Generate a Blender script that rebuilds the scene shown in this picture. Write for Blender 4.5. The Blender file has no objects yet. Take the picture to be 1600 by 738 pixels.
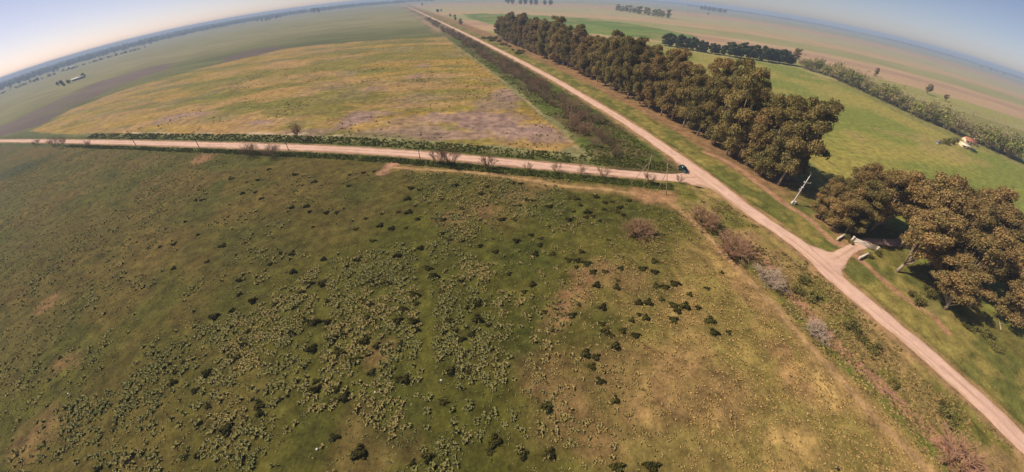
import bpy, math
import numpy as np
from mathutils import Matrix, Vector

sc = bpy.context.scene
R = math.radians

# ------------------------------------------------------------------ camera
CAM_H = 52.0                                   # metres above the plain
PITCH, ROLL, FOC, K1 = 0.6823, -0.0042, 494.8947, 0.259   # wide drone lens with barrel distortion
_t = np.linspace(0, 1.35, 400)
_r = FOC * _t * (1 + K1 * _t * _t) / 1600 * 36
_c = np.linalg.lstsq(np.stack([_r, _r**2, _r**3, _r**4], 1), _t, rcond=None)[0]
sc.render.engine = 'CYCLES'
cd = bpy.data.cameras.new('Camera'); cam = bpy.data.objects.new('Camera', cd); sc.collection.objects.link(cam)
cd.type = 'PANO'; cd.sensor_width = 36; cd.sensor_fit = 'HORIZONTAL'
cd.panorama_type = 'FISHEYE_LENS_POLYNOMIAL'; cd.fisheye_fov = math.pi
cd.fisheye_polynomial_k0 = 0
for _i in range(4): setattr(cd, 'fisheye_polynomial_k%d' % (_i + 1), -float(_c[_i]))
cd.clip_start = 0.1; cd.clip_end = 60000
cam.matrix_world = Matrix.Translation((0, 0, CAM_H)) @ Matrix.Rotation(math.pi/2 - PITCH, 4, 'X') @ Matrix.Rotation(ROLL, 4, 'Z')
sc.camera = cam

# ------------------------------------------------------------------ sky, sun, exposure
SUN_EL, SUN_AZ = 44.0, 285.0                    # azimuth clockwise from +Y (sun at the left, shadows fall to the right)
w = bpy.data.worlds.new('World'); sc.world = w; w.use_nodes = True
nt = w.node_tree
sky = nt.nodes.new('ShaderNodeTexSky'); sky.sky_type = 'NISHITA'; sky.sun_disc = False
sky.sun_elevation = R(SUN_EL); sky.sun_rotation = R(SUN_AZ)
sky.air_density = 0.58; sky.dust_density = 0.5; sky.ozone_density = 3.0; sky.altitude = 50
bg = nt.nodes['Background']; bg.inputs['Strength'].default_value = 0.093
tint = nt.nodes.new('ShaderNodeMix'); tint.data_type = 'RGBA'; tint.blend_type = 'MULTIPLY'     # dusty lilac cast of the whole sky
tint.inputs['Factor'].default_value = 1.0; tint.inputs['B'].default_value = (1.02, 0.81, 0.75, 1)
nt.links.new(sky.outputs[0], tint.inputs['A']); nt.links.new(tint.outputs['Result'], bg.inputs['Color'])
sl = bpy.data.lights.new('sun', 'SUN'); sl.energy = 4.2; sl.angle = R(0.55); sl.color = (1.0, 0.89, 0.73)
so = bpy.data.objects.new('sun', sl); sc.collection.objects.link(so)
_a, _e = R(SUN_AZ), R(SUN_EL)
so.rotation_euler = Vector((math.sin(_a)*math.cos(_e), math.cos(_a)*math.cos(_e), math.sin(_e))).to_track_quat('Z', 'Y').to_euler()
so.location = (-200, 60, 200)
vs = sc.view_settings
vs.view_transform = 'Standard'; vs.look = 'None'; vs.gamma = 1; vs.exposure = 0.34; vs.use_curve_mapping = False
sc.cycles.max_bounces = 6; sc.cycles.diffuse_bounces = 3; sc.cycles.transmission_bounces = 3
sc.cycles.transparent_max_bounces = 8; sc.cycles.volume_bounces = 0

# ------------------------------------------------------------------ helpers
def at(px, py, z=0.0):
    """Place on the plain (or at height z) of a point measured in the survey picture, in metres."""
    x, y = px - 800.0, 369.0 - py
    r = math.hypot(x, y); th = r / FOC; t = th
    for _ in range(40): t -= (t*(1+K1*t*t) - th) / (1 + 3*K1*t*t)
    c = math.sin(t) / max(r, 1e-9); X, Y, Z = x*c, y*c, math.cos(t)
    cr, sr = math.cos(ROLL), math.sin(ROLL); X, Y = cr*X - sr*Y, sr*X + cr*Y
    cp, sp = math.cos(PITCH), math.sin(PITCH)
    d = (X, Z*cp + Y*sp, -Z*sp + Y*cp)
    k = (z - CAM_H) / d[2]
    return np.array([d[0]*k, d[1]*k])
def ats(L): return np.array([at(*q) for q in L])

def lin(c):
    c = np.asarray(c, float) / 255.0
    return np.where(c <= 0.04045, c / 12.92, ((c + 0.055) / 1.055) ** 2.4)

def _hash(ix, iy, seed):
    h = (ix.astype(np.int64) * 374761393 + iy.astype(np.int64) * 668265263 + seed * 1442695041) & 0xFFFFFFFF
    h = ((h ^ (h >> 13)) * 1274126177) & 0xFFFFFFFF
    h = ((h ^ (h >> 16)) * 2246822519) & 0xFFFFFFFF
    return ((h ^ (h >> 15)) & 0xFFFFFF) / float(0xFFFFFF)
def vnoise(x, y, s, seed=0):
    x = np.asarray(x, float) / s; y = np.asarray(y, float) / s
    ix, iy = np.floor(x), np.floor(y); fx, fy = x - ix, y - iy
    fx = fx*fx*fx*(fx*(fx*6-15)+10); fy = fy*fy*fy*(fy*(fy*6-15)+10)
    a = _hash(ix, iy, seed); b = _hash(ix+1, iy, seed); c = _hash(ix, iy+1, seed); d = _hash(ix+1, iy+1, seed)
    return (a*(1-fx)+b*fx)*(1-fy) + (c*(1-fx)+d*fx)*fy
def fbm(x, y, s, seed=0, oc=4):
    v = 0.0; n = 0.0; a = 1.0
    for o in range(oc):
        v = v + a*vnoise(x*1.0 + 13.7*o, y*1.0 - 7.3*o, s, seed+o*17); n += a; a *= 0.55; s *= 0.48
    return v / n                                 # 0..1, mean 0.5
def sstep(a, b, x):
    t = np.clip((x - a) / (b - a), 0, 1); return t*t*(3-2*t)
def inpoly(x, y, P):
    r = np.zeros(x.shape, bool); n = len(P); j = n - 1
    for i in range(n):
        xi, yi = P[i]; xj, yj = P[j]
        if yi != yj:
            r ^= ((yi > y) != (yj > y)) & (x < (xj-xi)*(y-yi)/(yj-yi) + xi)
        j = i
    return r
def pdist(x, y, P, cap=None):
    """signed distance to a polyline (positive on its right hand side); beyond cap it is simply far"""
    if cap is not None:
        m = (x > P[:, 0].min()-cap) & (x < P[:, 0].max()+cap) & (y > P[:, 1].min()-cap) & (y < P[:, 1].max()+cap)
        out = np.full(x.shape, 1e6)
        if m.any(): out[m] = pdist(x[m], y[m], P)
        return out
    best = np.full(x.shape, 1e9); sg = np.ones(x.shape)
    for a, c in zip(P[:-1], P[1:]):
        dx, dy = c - a; L = dx*dx + dy*dy
        t = np.clip(((x-a[0])*dx + (y-a[1])*dy) / L, 0, 1)
        d = np.hypot(x-a[0]-t*dx, y-a[1]-t*dy)
        m = d < best
        best = np.where(m, d, best); sg = np.where(m, np.where(dy*(x-a[0]) - dx*(y-a[1]) >= 0, 1.0, -1.0), sg)
    return best * sg
def spline(P, n=8):
    P = np.asarray(P, float); Q = np.vstack([2*P[0]-P[1], P, 2*P[-1]-P[-2]]); out = []
    for i in range(1, len(Q)-2):
        p0, p1, p2, p3 = Q[i-1:i+3]
        for t in np.arange(n)/n:
            out.append(0.5*((2*p1) + (p2-p0)*t + (2*p0-5*p1+4*p2-p3)*t*t + (3*p1-p0-3*p2+p3)*t**3))
    out.append(P[-1]); return np.array(out)

COL = sc.collection
def mesh(name, V, F, mat=None, col=None, smooth=False):
    """V (n,3); F list of int arrays (m,3)/(m,4)."""
    if isinstance(F, np.ndarray): F = [F]
    me = bpy.data.meshes.new(name)
    V = np.asarray(V, np.float32)
    me.vertices.add(len(V)); me.vertices.foreach_set('co', V.ravel())
    loops = np.concatenate([f.ravel() for f in F]).astype(np.int32)
    tot = np.concatenate([np.full(len(f), f.shape[1]) for f in F]).astype(np.int32)
    st = np.concatenate([[0], np.cumsum(tot)[:-1]]).astype(np.int32)
    me.loops.add(len(loops)); me.loops.foreach_set('vertex_index', loops)
    me.polygons.add(len(tot)); me.polygons.foreach_set('loop_start', st); me.polygons.foreach_set('loop_total', tot)
    if smooth: me.polygons.foreach_set('use_smooth', np.ones(len(tot), bool))
    me.update(calc_edges=True); me.validate()
    if col is not None:
        a = me.color_attributes.new('col', 'FLOAT_COLOR', 'POINT')
        a.data.foreach_set('color', np.concatenate([np.asarray(col, np.float32), np.ones((len(V), 1), np.float32)], 1).ravel())
    if mat is not None: me.materials.append(mat)
    return me
def obj(name, me, parent=None, loc=None):
    o = bpy.data.objects.new(name, me); COL.objects.link(o)
    if parent is not None: o.parent = parent
    if loc is not None: o.location = loc
    return o
def tag(o, label, cat, group=None):
    o['label'] = label; o['category'] = cat
    if group: o['group'] = group
    return o
def thing(name, label, cat, loc=(0,0,0), rz=0.0, group=None):
    o = bpy.data.objects.new(name, None); COL.objects.link(o); o.empty_display_size = 0.5
    o.location = loc; o.rotation_euler = (0, 0, rz)
    return tag(o, label, cat, group)
def structure(o): o['kind'] = 'structure'; return o
def stuff(o): o['kind'] = 'stuff'; return o

class MB:
    """collects shapes into one mesh"""
    def __init__(s): s.V = []; s.F4 = []; s.F3 = []; s.n = 0
    def add(s, V, F4=None, F3=None):
        V = np.asarray(V, float)
        if F4 is not None and len(F4): s.F4.append(np.asarray(F4, int) + s.n)
        if F3 is not None and len(F3): s.F3.append(np.asarray(F3, int) + s.n)
        s.V.append(V); s.n += len(V); return s
    def box(s, c, d, rz=0.0, taper=1.0, bev=0.0):
        x, y, z = np.array(d)/2.0
        b = min(bev, x*0.9, y*0.9, z*0.9)
        if b <= 0:
            rings = [(-z, 1, 1), (z, taper, taper)]
        else:
            rings = [(-z, 1-b/x, 1-b/y), (-z+b, 1, 1), (z-b, taper, taper), (z, taper-b/x, taper-b/y)]
        V = []
        for zz, kx, ky in rings: V += [(-x*kx,-y*ky,zz),(x*kx,-y*ky,zz),(x*kx,y*ky,zz),(-x*kx,y*ky,zz)]
        V = np.array(V); F = [(3,2,1,0)]
        n = len(rings)
        for i in range(n-1):
            for k in range(4): F.append((4*i+k, 4*i+(k+1)%4, 4*i+4+(k+1)%4, 4*i+4+k))
        F.append((4*n-4,4*n-3,4*n-2,4*n-1))
        cz, szn = math.cos(rz), math.sin(rz)
        V = np.stack([V[:,0]*cz-V[:,1]*szn, V[:,0]*szn+V[:,1]*cz, V[:,2]], 1) + np.array(c)
        return s.add(V, F)
    def tube(s, P, r, sides=6, cap=True):
        P = np.asarray(P, float); r = np.broadcast_to(np.asarray(r, float), (len(P),))
        T = np.gradient(P, axis=0); T /= np.linalg.norm(T, axis=1)[:,None] + 1e-9
        up = np.where(np.abs(T[:,2:3]) > 0.9, np.array([[1.0,0,0]]), np.array([[0,0,1.0]]))
        A = np.cross(T, up); A /= np.linalg.norm(A, axis=1)[:,None] + 1e-9; B = np.cross(T, A)
        th = np.arange(sides) * 2*math.pi/sides
        V = P[:,None,:] + r[:,None,None]*(np.cos(th)[None,:,None]*A[:,None,:] + np.sin(th)[None,:,None]*B[:,None,:])
        F = []
        for i in range(len(P)-1):
            for k in range(sides): F.append((i*sides+k, i*sides+(k+1)%sides, (i+1)*sides+(k+1)%sides, (i+1)*sides+k))
        T3 = []
        V = V.reshape(-1, 3)
        if cap:
            V = np.vstack([V, P[-1:] + 0, P[:1]]); e = len(V)-2; b0 = (len(P)-1)*sides
            T3 = [(b0+k, b0+(k+1)%sides, e) for k in range(sides)] + [((k+1)%sides, k, e+1) for k in range(sides)]
        return s.add(V, F, T3)
    def mesh(s, name, mat, smooth=False):
        F = []
        if s.F4: F.append(np.concatenate(s.F4))
        if s.F3: F.append(np.concatenate(s.F3))
        return mesh(name, np.concatenate(s.V), F, mat, smooth=smooth)
    def build(s, name, mat, parent=None, smooth=False): return obj(name, s.mesh(name, mat, smooth), parent)

# ------------------------------------------------------------------ materials
def newmat(name):
    m = bpy.data.materials.new(name); m.use_nodes = True
    return m, m.node_tree, m.node_tree.nodes['Principled BSDF']
def N(nt, typ, **kw):
    n = nt.nodes.new(typ)
    for k, v in kw.items(): setattr(n, k, v)
    return n
def plain(name, srgb, rough=0.7, metal=0.0, vary=0.15, scale=2.0, spec=0.4):
    m, nt, b = newmat(name); c = lin(srgb)
    tc = N(nt, 'ShaderNodeTexCoord'); no = N(nt, 'ShaderNodeTexNoise'); no.inputs['Scale'].default_value = scale; no.inputs['Detail'].default_value = 5
    nt.links.new(tc.outputs['Object'], no.inputs['Vector'])
    mx = N(nt, 'ShaderNodeMix', data_type='RGBA')
    mx.inputs['A'].default_value = (*(c*(1-vary)), 1); mx.inputs['B'].default_value = (*np.minimum(c*(1+vary), 1), 1)
    nt.links.new(no.outputs['Fac'], mx.inputs['Factor']); nt.links.new(mx.outputs['Result'], b.inputs['Base Color'])
    b.inputs['Roughness'].default_value = rough; b.inputs['Metallic'].default_value = metal
    b.inputs['Specular IOR Level'].default_value = spec
    return m
def foliage(name, transl=0.25, rnd=0.25, gain=1.0):
    """base colour from the mesh's own leaf colours, a little different from plant to plant"""
    m, nt, b = newmat(name)
    at_ = N(nt, 'ShaderNodeAttribute', attribute_name='col'); oi = N(nt, 'ShaderNodeObjectInfo')
    mr = N(nt, 'ShaderNodeMapRange'); mr.inputs['To Min'].default_value = gain*(1-rnd); mr.inputs['To Max'].default_value = gain*(1+rnd)
    nt.links.new(oi.outputs['Random'], mr.inputs['Value'])
    mu = N(nt, 'ShaderNodeVectorMath', operation='SCALE')
    nt.links.new(at_.outputs['Color'], mu.inputs[0]); nt.links.new(mr.outputs[0], mu.inputs['Scale'])
    nt.links.new(mu.outputs[0], b.inputs['Base Color']); b.inputs['Roughness'].default_value = 0.85; b.inputs['Specular IOR Level'].default_value = 0.08
    if transl > 0:
        tr = N(nt, 'ShaderNodeBsdfTranslucent'); ms = N(nt, 'ShaderNodeMixShader'); ms.inputs[0].default_value = transl
        nt.links.new(mu.outputs[0], tr.inputs['Color']); nt.links.new(b.outputs[0], ms.inputs[1]); nt.links.new(tr.outputs[0], ms.inputs[2])
        nt.links.new(ms.outputs[0], nt.nodes['Material Output'].inputs['Surface'])
    return m
def soil(name, fine=1.0, amp=0.35, bump=0.25):
    """ground cover: colours of the place x fine grain"""
    m, nt, b = newmat(name)
    at_ = N(nt, 'ShaderNodeAttribute', attribute_name='col'); tc = N(nt, 'ShaderNodeTexCoord')
    n1 = N(nt, 'ShaderNodeTexNoise'); n1.inputs['Scale'].default_value = 1.6*fine; n1.inputs['Detail'].default_value = 6; n1.inputs['Roughness'].default_value = 0.65
    n2 = N(nt, 'ShaderNodeTexNoise'); n2.inputs['Scale'].default_value = 0.35*fine; n2.inputs['Detail'].default_value = 4
    for n in (n1, n2): nt.links.new(tc.outputs['Object'], n.inputs['Vector'])
    ad = N(nt, 'ShaderNodeMath', operation='ADD'); nt.links.new(n1.outputs['Fac'], ad.inputs[0]); nt.links.new(n2.outputs['Fac'], ad.inputs[1])
    mr = N(nt, 'ShaderNodeMapRange'); mr.inputs['From Min'].default_value = 0.7; mr.inputs['From Max'].default_value = 1.3
    mr.inputs['To Min'].default_value = 1-amp; mr.inputs['To Max'].default_value = 1+amp
    nt.links.new(ad.outputs[0], mr.inputs['Value'])
    mu = N(nt, 'ShaderNodeVectorMath', operation='SCALE'); nt.links.new(at_.outputs['Color'], mu.inputs[0]); nt.links.new(mr.outputs[0], mu.inputs['Scale'])
    nt.links.new(mu.outputs[0], b.inputs['Base Color']); b.inputs['Roughness'].default_value = 0.95; b.inputs['Specular IOR Level'].default_value = 0.1
    bp = N(nt, 'ShaderNodeBump'); bp.inputs['Strength'].default_value = bump; bp.inputs['Distance'].default_value = 0.3
    nt.links.new(n1.outputs['Fac'], bp.inputs['Height']); nt.links.new(bp.outputs[0], b.inputs['Normal'])
    return m
M_SOIL = soil('grassy_soil', 1.0, 0.5, 0.7); M_ROAD = soil('dirt_road_surface', 1.2, 0.12, 0.12); M_FAR = soil('far_fields', 0.06, 0.22, 0.0)
M_LEAF = foliage('leaves', 0.30, 0.2); M_GRASS = foliage('grass_blades', 0.2, 0.0); M_TWIG = foliage('twigs', 0.0, 0.22)
M_BUSH = foliage('bush_leaves', 0.15, 0.3)
M_EBARK = plain('pale_bark', (168, 148, 124), 0.85, vary=0.3, scale=1.5); M_DBARK = plain('dark_bark', (92, 76, 60), 0.9, vary=0.3)
M_CONC = plain('pale_concrete', (205, 198, 188), 0.8, vary=0.12); M_WOOD = plain('weathered_wood', (168, 142, 118), 0.85, vary=0.25, scale=4)
M_DWOOD = plain('dark_pole_wood', (78, 66, 54), 0.85, vary=0.25, scale=4); M_METAL = plain('grey_metal', (150, 152, 155), 0.45, 0.6)
M_WHITE = plain('white_paint', (216, 204, 188), 0.6, vary=0.12); M_WALL = plain('whitewashed_wall', (204, 186, 164), 0.85, vary=0.14)

# ------------------------------------------------------------------ layout of the place
MAIN = ats([(1567,662),(1346,468),(1250,384),(1150,314),(993,201.5),(901,145.5),(821,101),(700,40.5)])
MAIN = np.vstack([MAIN[0] + (MAIN[0]-MAIN[1])*4, MAIN, MAIN[-1] + (MAIN[-1]-MAIN[-2])*12])
_xy = spline(MAIN[:-1], 10); MAINS = np.vstack([_xy, MAIN[-1]])
CROSS = ats([(35,220.5),(122,221.3),(303,225.5),(530,233.7),(654,241.5),(750,249.3),(860,259.5),(1000,273.8)])
CROSS = np.vstack([CROSS[0] + (CROSS[0]-CROSS[1])*6, CROSS, at(1050, 277.5), at(1094, 278)])
CROSSS = spline(CROSS, 10)
MAIND = np.vstack([spline(MAIN[:-1], 3), MAIN[-1]]); CROSSD = spline(CROSS, 2)
_m = at(1296, 404); _q = MAINS[np.argsort(np.hypot(MAINS[:,0]-_m[0], MAINS[:,1]-_m[1]))[:2]]; _T = (_q[1]-_q[0])/np.hypot(*(_q[1]-_q[0]))
_mc = _q[0] + _T*((_m-_q[0])@_T); _n = np.array([_T[1], -_T[0]]); _n = _n*np.sign(_n[0])
DRIVE = np.array([_mc, _mc + _n*4.5, _mc + _n*8.5, at(1338,385), at(1362,378), at(1400,380), at(1450,372)])
DRIVES = spline(DRIVE, 8)
PATH = spline(ats([(612,262),(680,265),(750,270),(820,280),(900,292),(980,301),(1030,311),(1060,327),(1092,357),(1130,400),(1170,440),(1220,490),(1262,538),(1310,590),(1370,655),(1450,735)]), 6)
PATH = np.vstack([PATH, PATH[-1] + np.array([6.0, -40.0])])
PINK = spline(ats([(1185,400),(1215,432),(1250,472),(1290,520),(1340,570),(1400,622),(1460,682),(1530,738)]), 6)
TRACK1 = spline(ats([(1100,238),(1150,262),(1200,299),(1232,322),(1264,342),(1302,377),(1318,383)]), 6)
TRACK2 = spline(ats([(1332,398),(1357,416),(1389,444),(1425,472),(1456,492),(1478,518)]), 6)
WHEEL = spline(ats([(618,262),(640,320),(655,390),(663,480),(668,560),(690,660)]), 6)
WHEEL2 = spline(ats([(512,400),(502,450),(497,520),(490,600)]), 6)

GOLD = ats([(45,206),(60,200),(110,172),(200,138),(300,110),(400,87),(440,77),(560,66),(640,60),(696,58)])
GOLD_R = [MAINS[np.argmin(np.abs(MAINS[:,1]-y))] + np.array([-35.5, -10.0]) for y in (420, 330, 260, 200, 165)]
GOLD = np.vstack([GOLD, np.array(GOLD_R), ats([(905,226),(870,236),(800,229),(700,221),(600,216),(500,212),(300,209),(100,210)])])
PURPLE = ats([(-60,226),(-20,206),(33,186),(80,161),(150,129),(220,107),(268,97),(262,108),(220,121),(160,146),(110,169),(68,194),(33,205),(-20,220),(-60,232)])
PURPLE2 = ats([(345,92),(375,80),(440,72),(440,78),(400,87),(352,96)])
GREEN_A = ats([(722,22),(800,23),(900,28),(1000,40),(1090,57),(1060,70),(1000,60),(900,52),(790,45),(735,30)])
GREEN_B = np.vstack([np.array([(110.0,40.0)]), ats([(1285,268),(1100,140),(1020,75),(1042,74),(1100,85),(1150,92),(1200,99),(1245,106),(1300,127),(1345,147),(1400,175),(1450,198),(1500,222),(1575,252)]), np.array([(330.0,60.0),(240.0,-40.0),(125.0,-40.0)])])

def fld(x, y):
    """distances to the roads"""
    return pdist(x, y, MAIND), pdist(x, y, CROSSD)
def relief(x, y, dm=None, dc=None):
    x = np.asarray(x, float); y = np.asarray(y, float)
    if dm is None: dm, dc = fld(x, y)
    past = (dm < 0) & (dc > 0)
    rm = sstep(3.0, 7.0, np.minimum(np.abs(dm), np.abs(dc)))
    dd = np.abs(pdist(x, y, DRIVES, 12)); rm = rm*sstep(2.5, 5.0, dd)
    a = np.where(past, 1.0, 0.35)
    z = a*(0.34*(fbm(x, y, 2.4, 5, 3)-0.5) + 0.7*(fbm(x, y, 17.0, 9, 2)-0.5)) * rm
    z = z - 0.45*np.exp(-((np.abs(dm)-6.0)/1.7)**2)*rm - 0.4*np.exp(-((np.abs(dc)-6.0)/1.7)**2)*rm
    far = sstep(500, 250, np.hypot(x, y))
    return z*far
def zat(p): return float(relief(np.array([p[0]]), np.array([p[1]]))[0])

def tuft_density(x, y, dm, dc):
    """how tussocky the pasture is (0..1)"""
    past = (dm < -9) & (dc > 5)
    n = fbm(x, y, 14, 31, 3)
    A = ats([(120,640),(230,570),(330,490),(480,425),(560,405),(640,385),(700,370),(770,400),(760,540),(700,660),(590,640),(520,600),(430,660),(330,738),(120,738)])
    B = ats([(640,268),(700,270),(830,290),(820,345),(740,400),(660,360)])
    Cc = ats([(780,540),(860,560),(900,640),(900,760),(760,760),(700,700)])
    D = ats([(840,520),(870,440),(930,395),(1010,400),(1020,470),(920,520)])
    xx = x + 22*(fbm(x, y, 13, 77, 4)-0.5); yy = y + 20*(fbm(x, y, 13, 78, 4)-0.5)
    d = 0.05 + 0.30*sstep(0.46, 0.64, n)
    d = np.where(inpoly(xx, yy, A), 0.95, d); d = np.where(inpoly(xx, yy, B), 0.8, d)
    d = np.where(inpoly(xx, yy, Cc), 0.6, d); d = np.where(inpoly(xx, yy, D), 0.75, d)
    d = np.maximum(d, 0.62*sstep(5, 35, x)*sstep(66, 36, y))
    d = d * (0.35 + 0.65*sstep(0.36, 0.52, fbm(x, y, 6.5, 79, 3)))
    d = d * sstep(0.7, 2.0, np.abs(pdist(x, y, WHEEL, 8))) * sstep(0.5, 1.6, np.abs(pdist(x, y, WHEEL2, 8))) * sstep(0.6, 1.8, np.abs(pdist(x, y, PATH, 10)))
    return d * past

def lerp(a, b, t): return a + (b-a)*t[:, None]
def ground_colour(x, y):
    dm, dc = fld(x, y); n = len(x); c = np.zeros((n, 3))
    wx = x + 10*(fbm(x, y, 18, 101, 4)-0.5); wy = y + 10*(fbm(x, y, 18, 102, 4)-0.5)
    f1 = fbm(x, y, 60, 1); f2 = fbm(x, y, 14, 2); f3 = fbm(x, y, 5, 3, 3); f4 = fbm(x, y*0.45, 30, 4)
    L = lambda *s: lin(s)[None, :]
    # --- plain far and wide: strips of pasture and stubble that lie across the view
    st = fbm(x*0.10, y, 130, 41, 3)
    c = lerp(L(128,126,80), L(152,140,92), sstep(0.35, 0.65, st))
    c = lerp(c, L(112,118,66), sstep(0.56, 0.68, fbm(x*0.3, y, 160, 44, 3))*0.7)
    # right hand country beyond the tree belt: straw stubble and greenish strips
    rgt = sstep(-0.32, -0.22, (x - 0.0) / np.maximum(np.hypot(x, y), 1)) * (dm > 0)
    along = y*0.94 + x*0.35                      # the strips run nearly square to the dirt road
    sn = along + 60*(fbm(x*0.3, y*0.3, 120, 45)-0.5)
    cr = np.tile(L(150,140,88), (n, 1))
    def band(a, b, col, k=1.0):
        nonlocal cr
        cr = lerp(cr, np.broadcast_to(col, cr.shape), k*sstep(a-14, a+14, sn)*sstep(b+20, b-20, sn))
    band(470, 545, L(146,140,80)); band(545, 760, L(176,146,112)); band(640, 700, L(160,130,104), 0.8)
    band(760, 950, L(146,140,92)); band(950, 1150, L(172,146,108)); band(1150, 1700, L(160,148,108))
    band(1700, 2300, L(166,140,110)); band(2300, 9000, L(140,136,104))
    cr = cr * (1.05 + 0.35*f4)[:, None]
    far_r = (dm > 0) & (sn > 430)
    c = np.where(far_r[:, None], cr, c)
    # field strip in front of the hedge on the far side of the tree belt
    m = (dm > 38) & (sn <= 430); c = np.where(m[:, None], lerp(L(150,142,82), L(128,128,66), f2), c)
    for P, a_, b_ in ((GREEN_A, (124,140,66), (106,126,56)), (GREEN_B, (162,150,76), (132,138,62))):
        m = inpoly(wx*0.5+x*0.5, wy*0.5+y*0.5, P)
        g = lerp(L(*a_), L(*b_), sstep(0.38, 0.62, fbm(x*0.6, y, 45, 51, 4)))
        g = lerp(g, L(172,148,92), 0.55*sstep(0.60, 0.70, fbm(x*0.8, y, 50, 52, 3)))
        c = np.where(m[:, None], g*(0.9+0.2*f3)[:, None], c)
    # --- left hand country beyond the golden field
    lf = (dm < 0) & (dc < 0)
    topd = np.abs(pdist(x, y, GOLD[:10:3]))
    cl = lerp(L(112,112,66), L(140,134,88), sstep(40, 420, topd))
    cl = lerp(cl, L(88,94,52), sstep(0.42, 0.6, fbm(x*0.3, y, 50, 61, 3))*sstep(220, 60, topd)*0.8)
    cl = lerp(cl, L(150,142,100), 0.5*sstep(0.5, 0.62, fbm(x*0.15, y, 140, 62, 3))*sstep(200, 500, topd))
    cl = cl*(0.72+0.56*fbm(x*0.5, y, 34, 63, 5))[:, None]
    c = np.where(lf[:, None], cl, c)
    m = inpoly(wx, wy, PURPLE) | inpoly(wx, wy, PURPLE2)
    c = lerp(c, lerp(L(98,84,78), L(130,110,100), fbm(x*0.4, y, 40, 64, 4)), m*(0.55+0.45*sstep(0.38, 0.52, fbm(x*0.35, y, 30, 65, 4))))
    # --- golden field
    m = inpoly(wx*0.6+x*0.4, wy*0.6+y*0.4, GOLD) & lf
    g = lerp(L(168,138,68), L(136,124,58), sstep(0.35, 0.62, fbm(x*0.45, y, 26, 71, 4)))
    g = lerp(g, L(182,144,92), 0.75*sstep(0.52, 0.68, fbm(x*0.5, y, 40, 72, 4)))
    g = lerp(g, L(112,112,50), 0.7*sstep(0.56, 0.70, fbm(x*0.35, y, 22, 73, 4)))
    bare = 0.6*sstep(0.54, 0.66, fbm(x*0.6, y, 34, 74, 5))*sstep(-150, -40, dc)*sstep(-190, -70, dm) + 0.22*sstep(0.56, 0.66, fbm(x*0.4, y, 18, 75, 4))
    for px, py, rx, ry, k in ((280,182,26,7,.8),(310,178,20,6,.7),(560,186,11,13,.95),(575,178,16,6,.8),(640,205,26,6,.7),(700,185,24,11,.85),(760,190,22,15,.95),(815,205,20,13,.95),(850,215,12,8,.8),(790,150,10,22,.8),(770,165,14,16,.6),(650,120,10,9,.6),(580,140,12,8,.6),(545,118,8,9,.5),(405,192,12,4,.9),(700,210,30,6,.8),(480,205,24,5,.6),(255,190,16,5,.6),(660,104,8,12,.5)):
        p = at(px, py); e = np.hypot((wx-p[0])/rx, (wy-p[1])/ry)
        bare = np.maximum(bare, k*sstep(1.15, 0.55, e + 0.8*(f3-0.5)))
    g = lerp(g, lerp(L(150,122,112), L(172,142,126), f3), bare)
    white = np.exp(-((pdist(x, y, ats([(190,208.5),(300,209.5),(420,208.5),(600,214.5)]), 12)/1.6)**2))*sstep(0.42, 0.55, f2)
    g = lerp(g, np.broadcast_to(L(214,190,160), g.shape), white*0.85)
    c = np.where(m[:, None], g*((0.72+0.56*f3)*(0.8+0.4*fbm(x*0.7, y, 9, 76, 3)))[:, None], c)
    # --- foreground pasture: grass tones, with darker left and front-lit right painted in
    past = (dm < 0) & (dc > 0)
    ol = lerp(L(80,80,32), L(96,92,38), f2)
    p_ = lerp(ol, L(100,88,42), sstep(0.42, 0.62, f1)*0.85*sstep(-20, -60, x))
    p_ = lerp(p_, L(106,90,48), 0.45*sstep(0.52, 0.66, fbm(x, y, 24, 81, 4)))
    tan = sstep(0, 46, x - 0.15*(y-20) + 26*(f2-0.5))*sstep(75, 45, y)  # tan dry grass, its colour also brightened for the front-lit side
    p_ = lerp(p_, lerp(L(146,128,70), L(180,148,92), sstep(0.4, 0.65, fbm(x, y, 11, 82, 4))), tan*0.95)
    p_ = lerp(p_, L(112,92,48), 0.5*sstep(0.50, 0.64, fbm(x, y, 20, 83, 4))*sstep(-40, -90, x))
    pin = np.zeros(n)
    for px, py, r_, k in ((900,480,4.5,.8),(870,500,3.5,.7),(935,440,5,.7),(960,420,4,.6),(980,440,5,.55),(920,460,4,.75),(320,246,7,.8),(100,570,5,.5),(75,480,4,.5),(880,620,7,.45),(1000,610,9,.4),(1060,590,7,.45),(1130,640,9,.45),(840,570,5,.45),(940,660,7,.4),(600,560,4,.35),(770,330,6,.5),(820,300,6,.4),(60,690,6,.4),(1230,560,4,.6),(1190,480,4,.5),(1250,600,5,.5),(1160,450,4,.45),(720,350,5,.4),(590,690,8,.22)):
        p = at(px, py); e = np.hypot(wx-p[0], wy-p[1])/r_
        pin = np.maximum(pin, k*sstep(1.2, 0.3, e + 0.9*(f3-0.5)))
    p_ = lerp(p_, lerp(L(176,132,96), L(150,112,78), f3), pin)
    gr = np.zeros(n)
    for px, py, r_, k in ((560,300,12,.7),(380,380,14,.6),(300,330,12,.5),(420,400,12,.5),(830,400,9,.8),(820,520,9,.75),(1000,340,6,.7),(650,620,7,.5),(470,690,5,.6),(880,330,10,.6),(1010,450,7,.4),(960,530,6,.5),(1060,400,6,.5),(380,460,14,.45)):
        p = at(px, py); e = np.hypot(wx-p[0], wy-p[1])/r_
        gr = np.maximum(gr, k*sstep(1.2, 0.2, e))
    p_ = lerp(p_, np.broadcast_to(L(74,78,32), p_.shape), gr)
    gd = np.hypot(x-at(40,262)[0], (y-at(40,262)[1])*1.6)/26
    p_ = lerp(p_, np.broadcast_to(L(66,72,38), p_.shape), 0.95*sstep(1.2, 0.5, gd + 0.8*(f2-0.5)))
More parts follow.
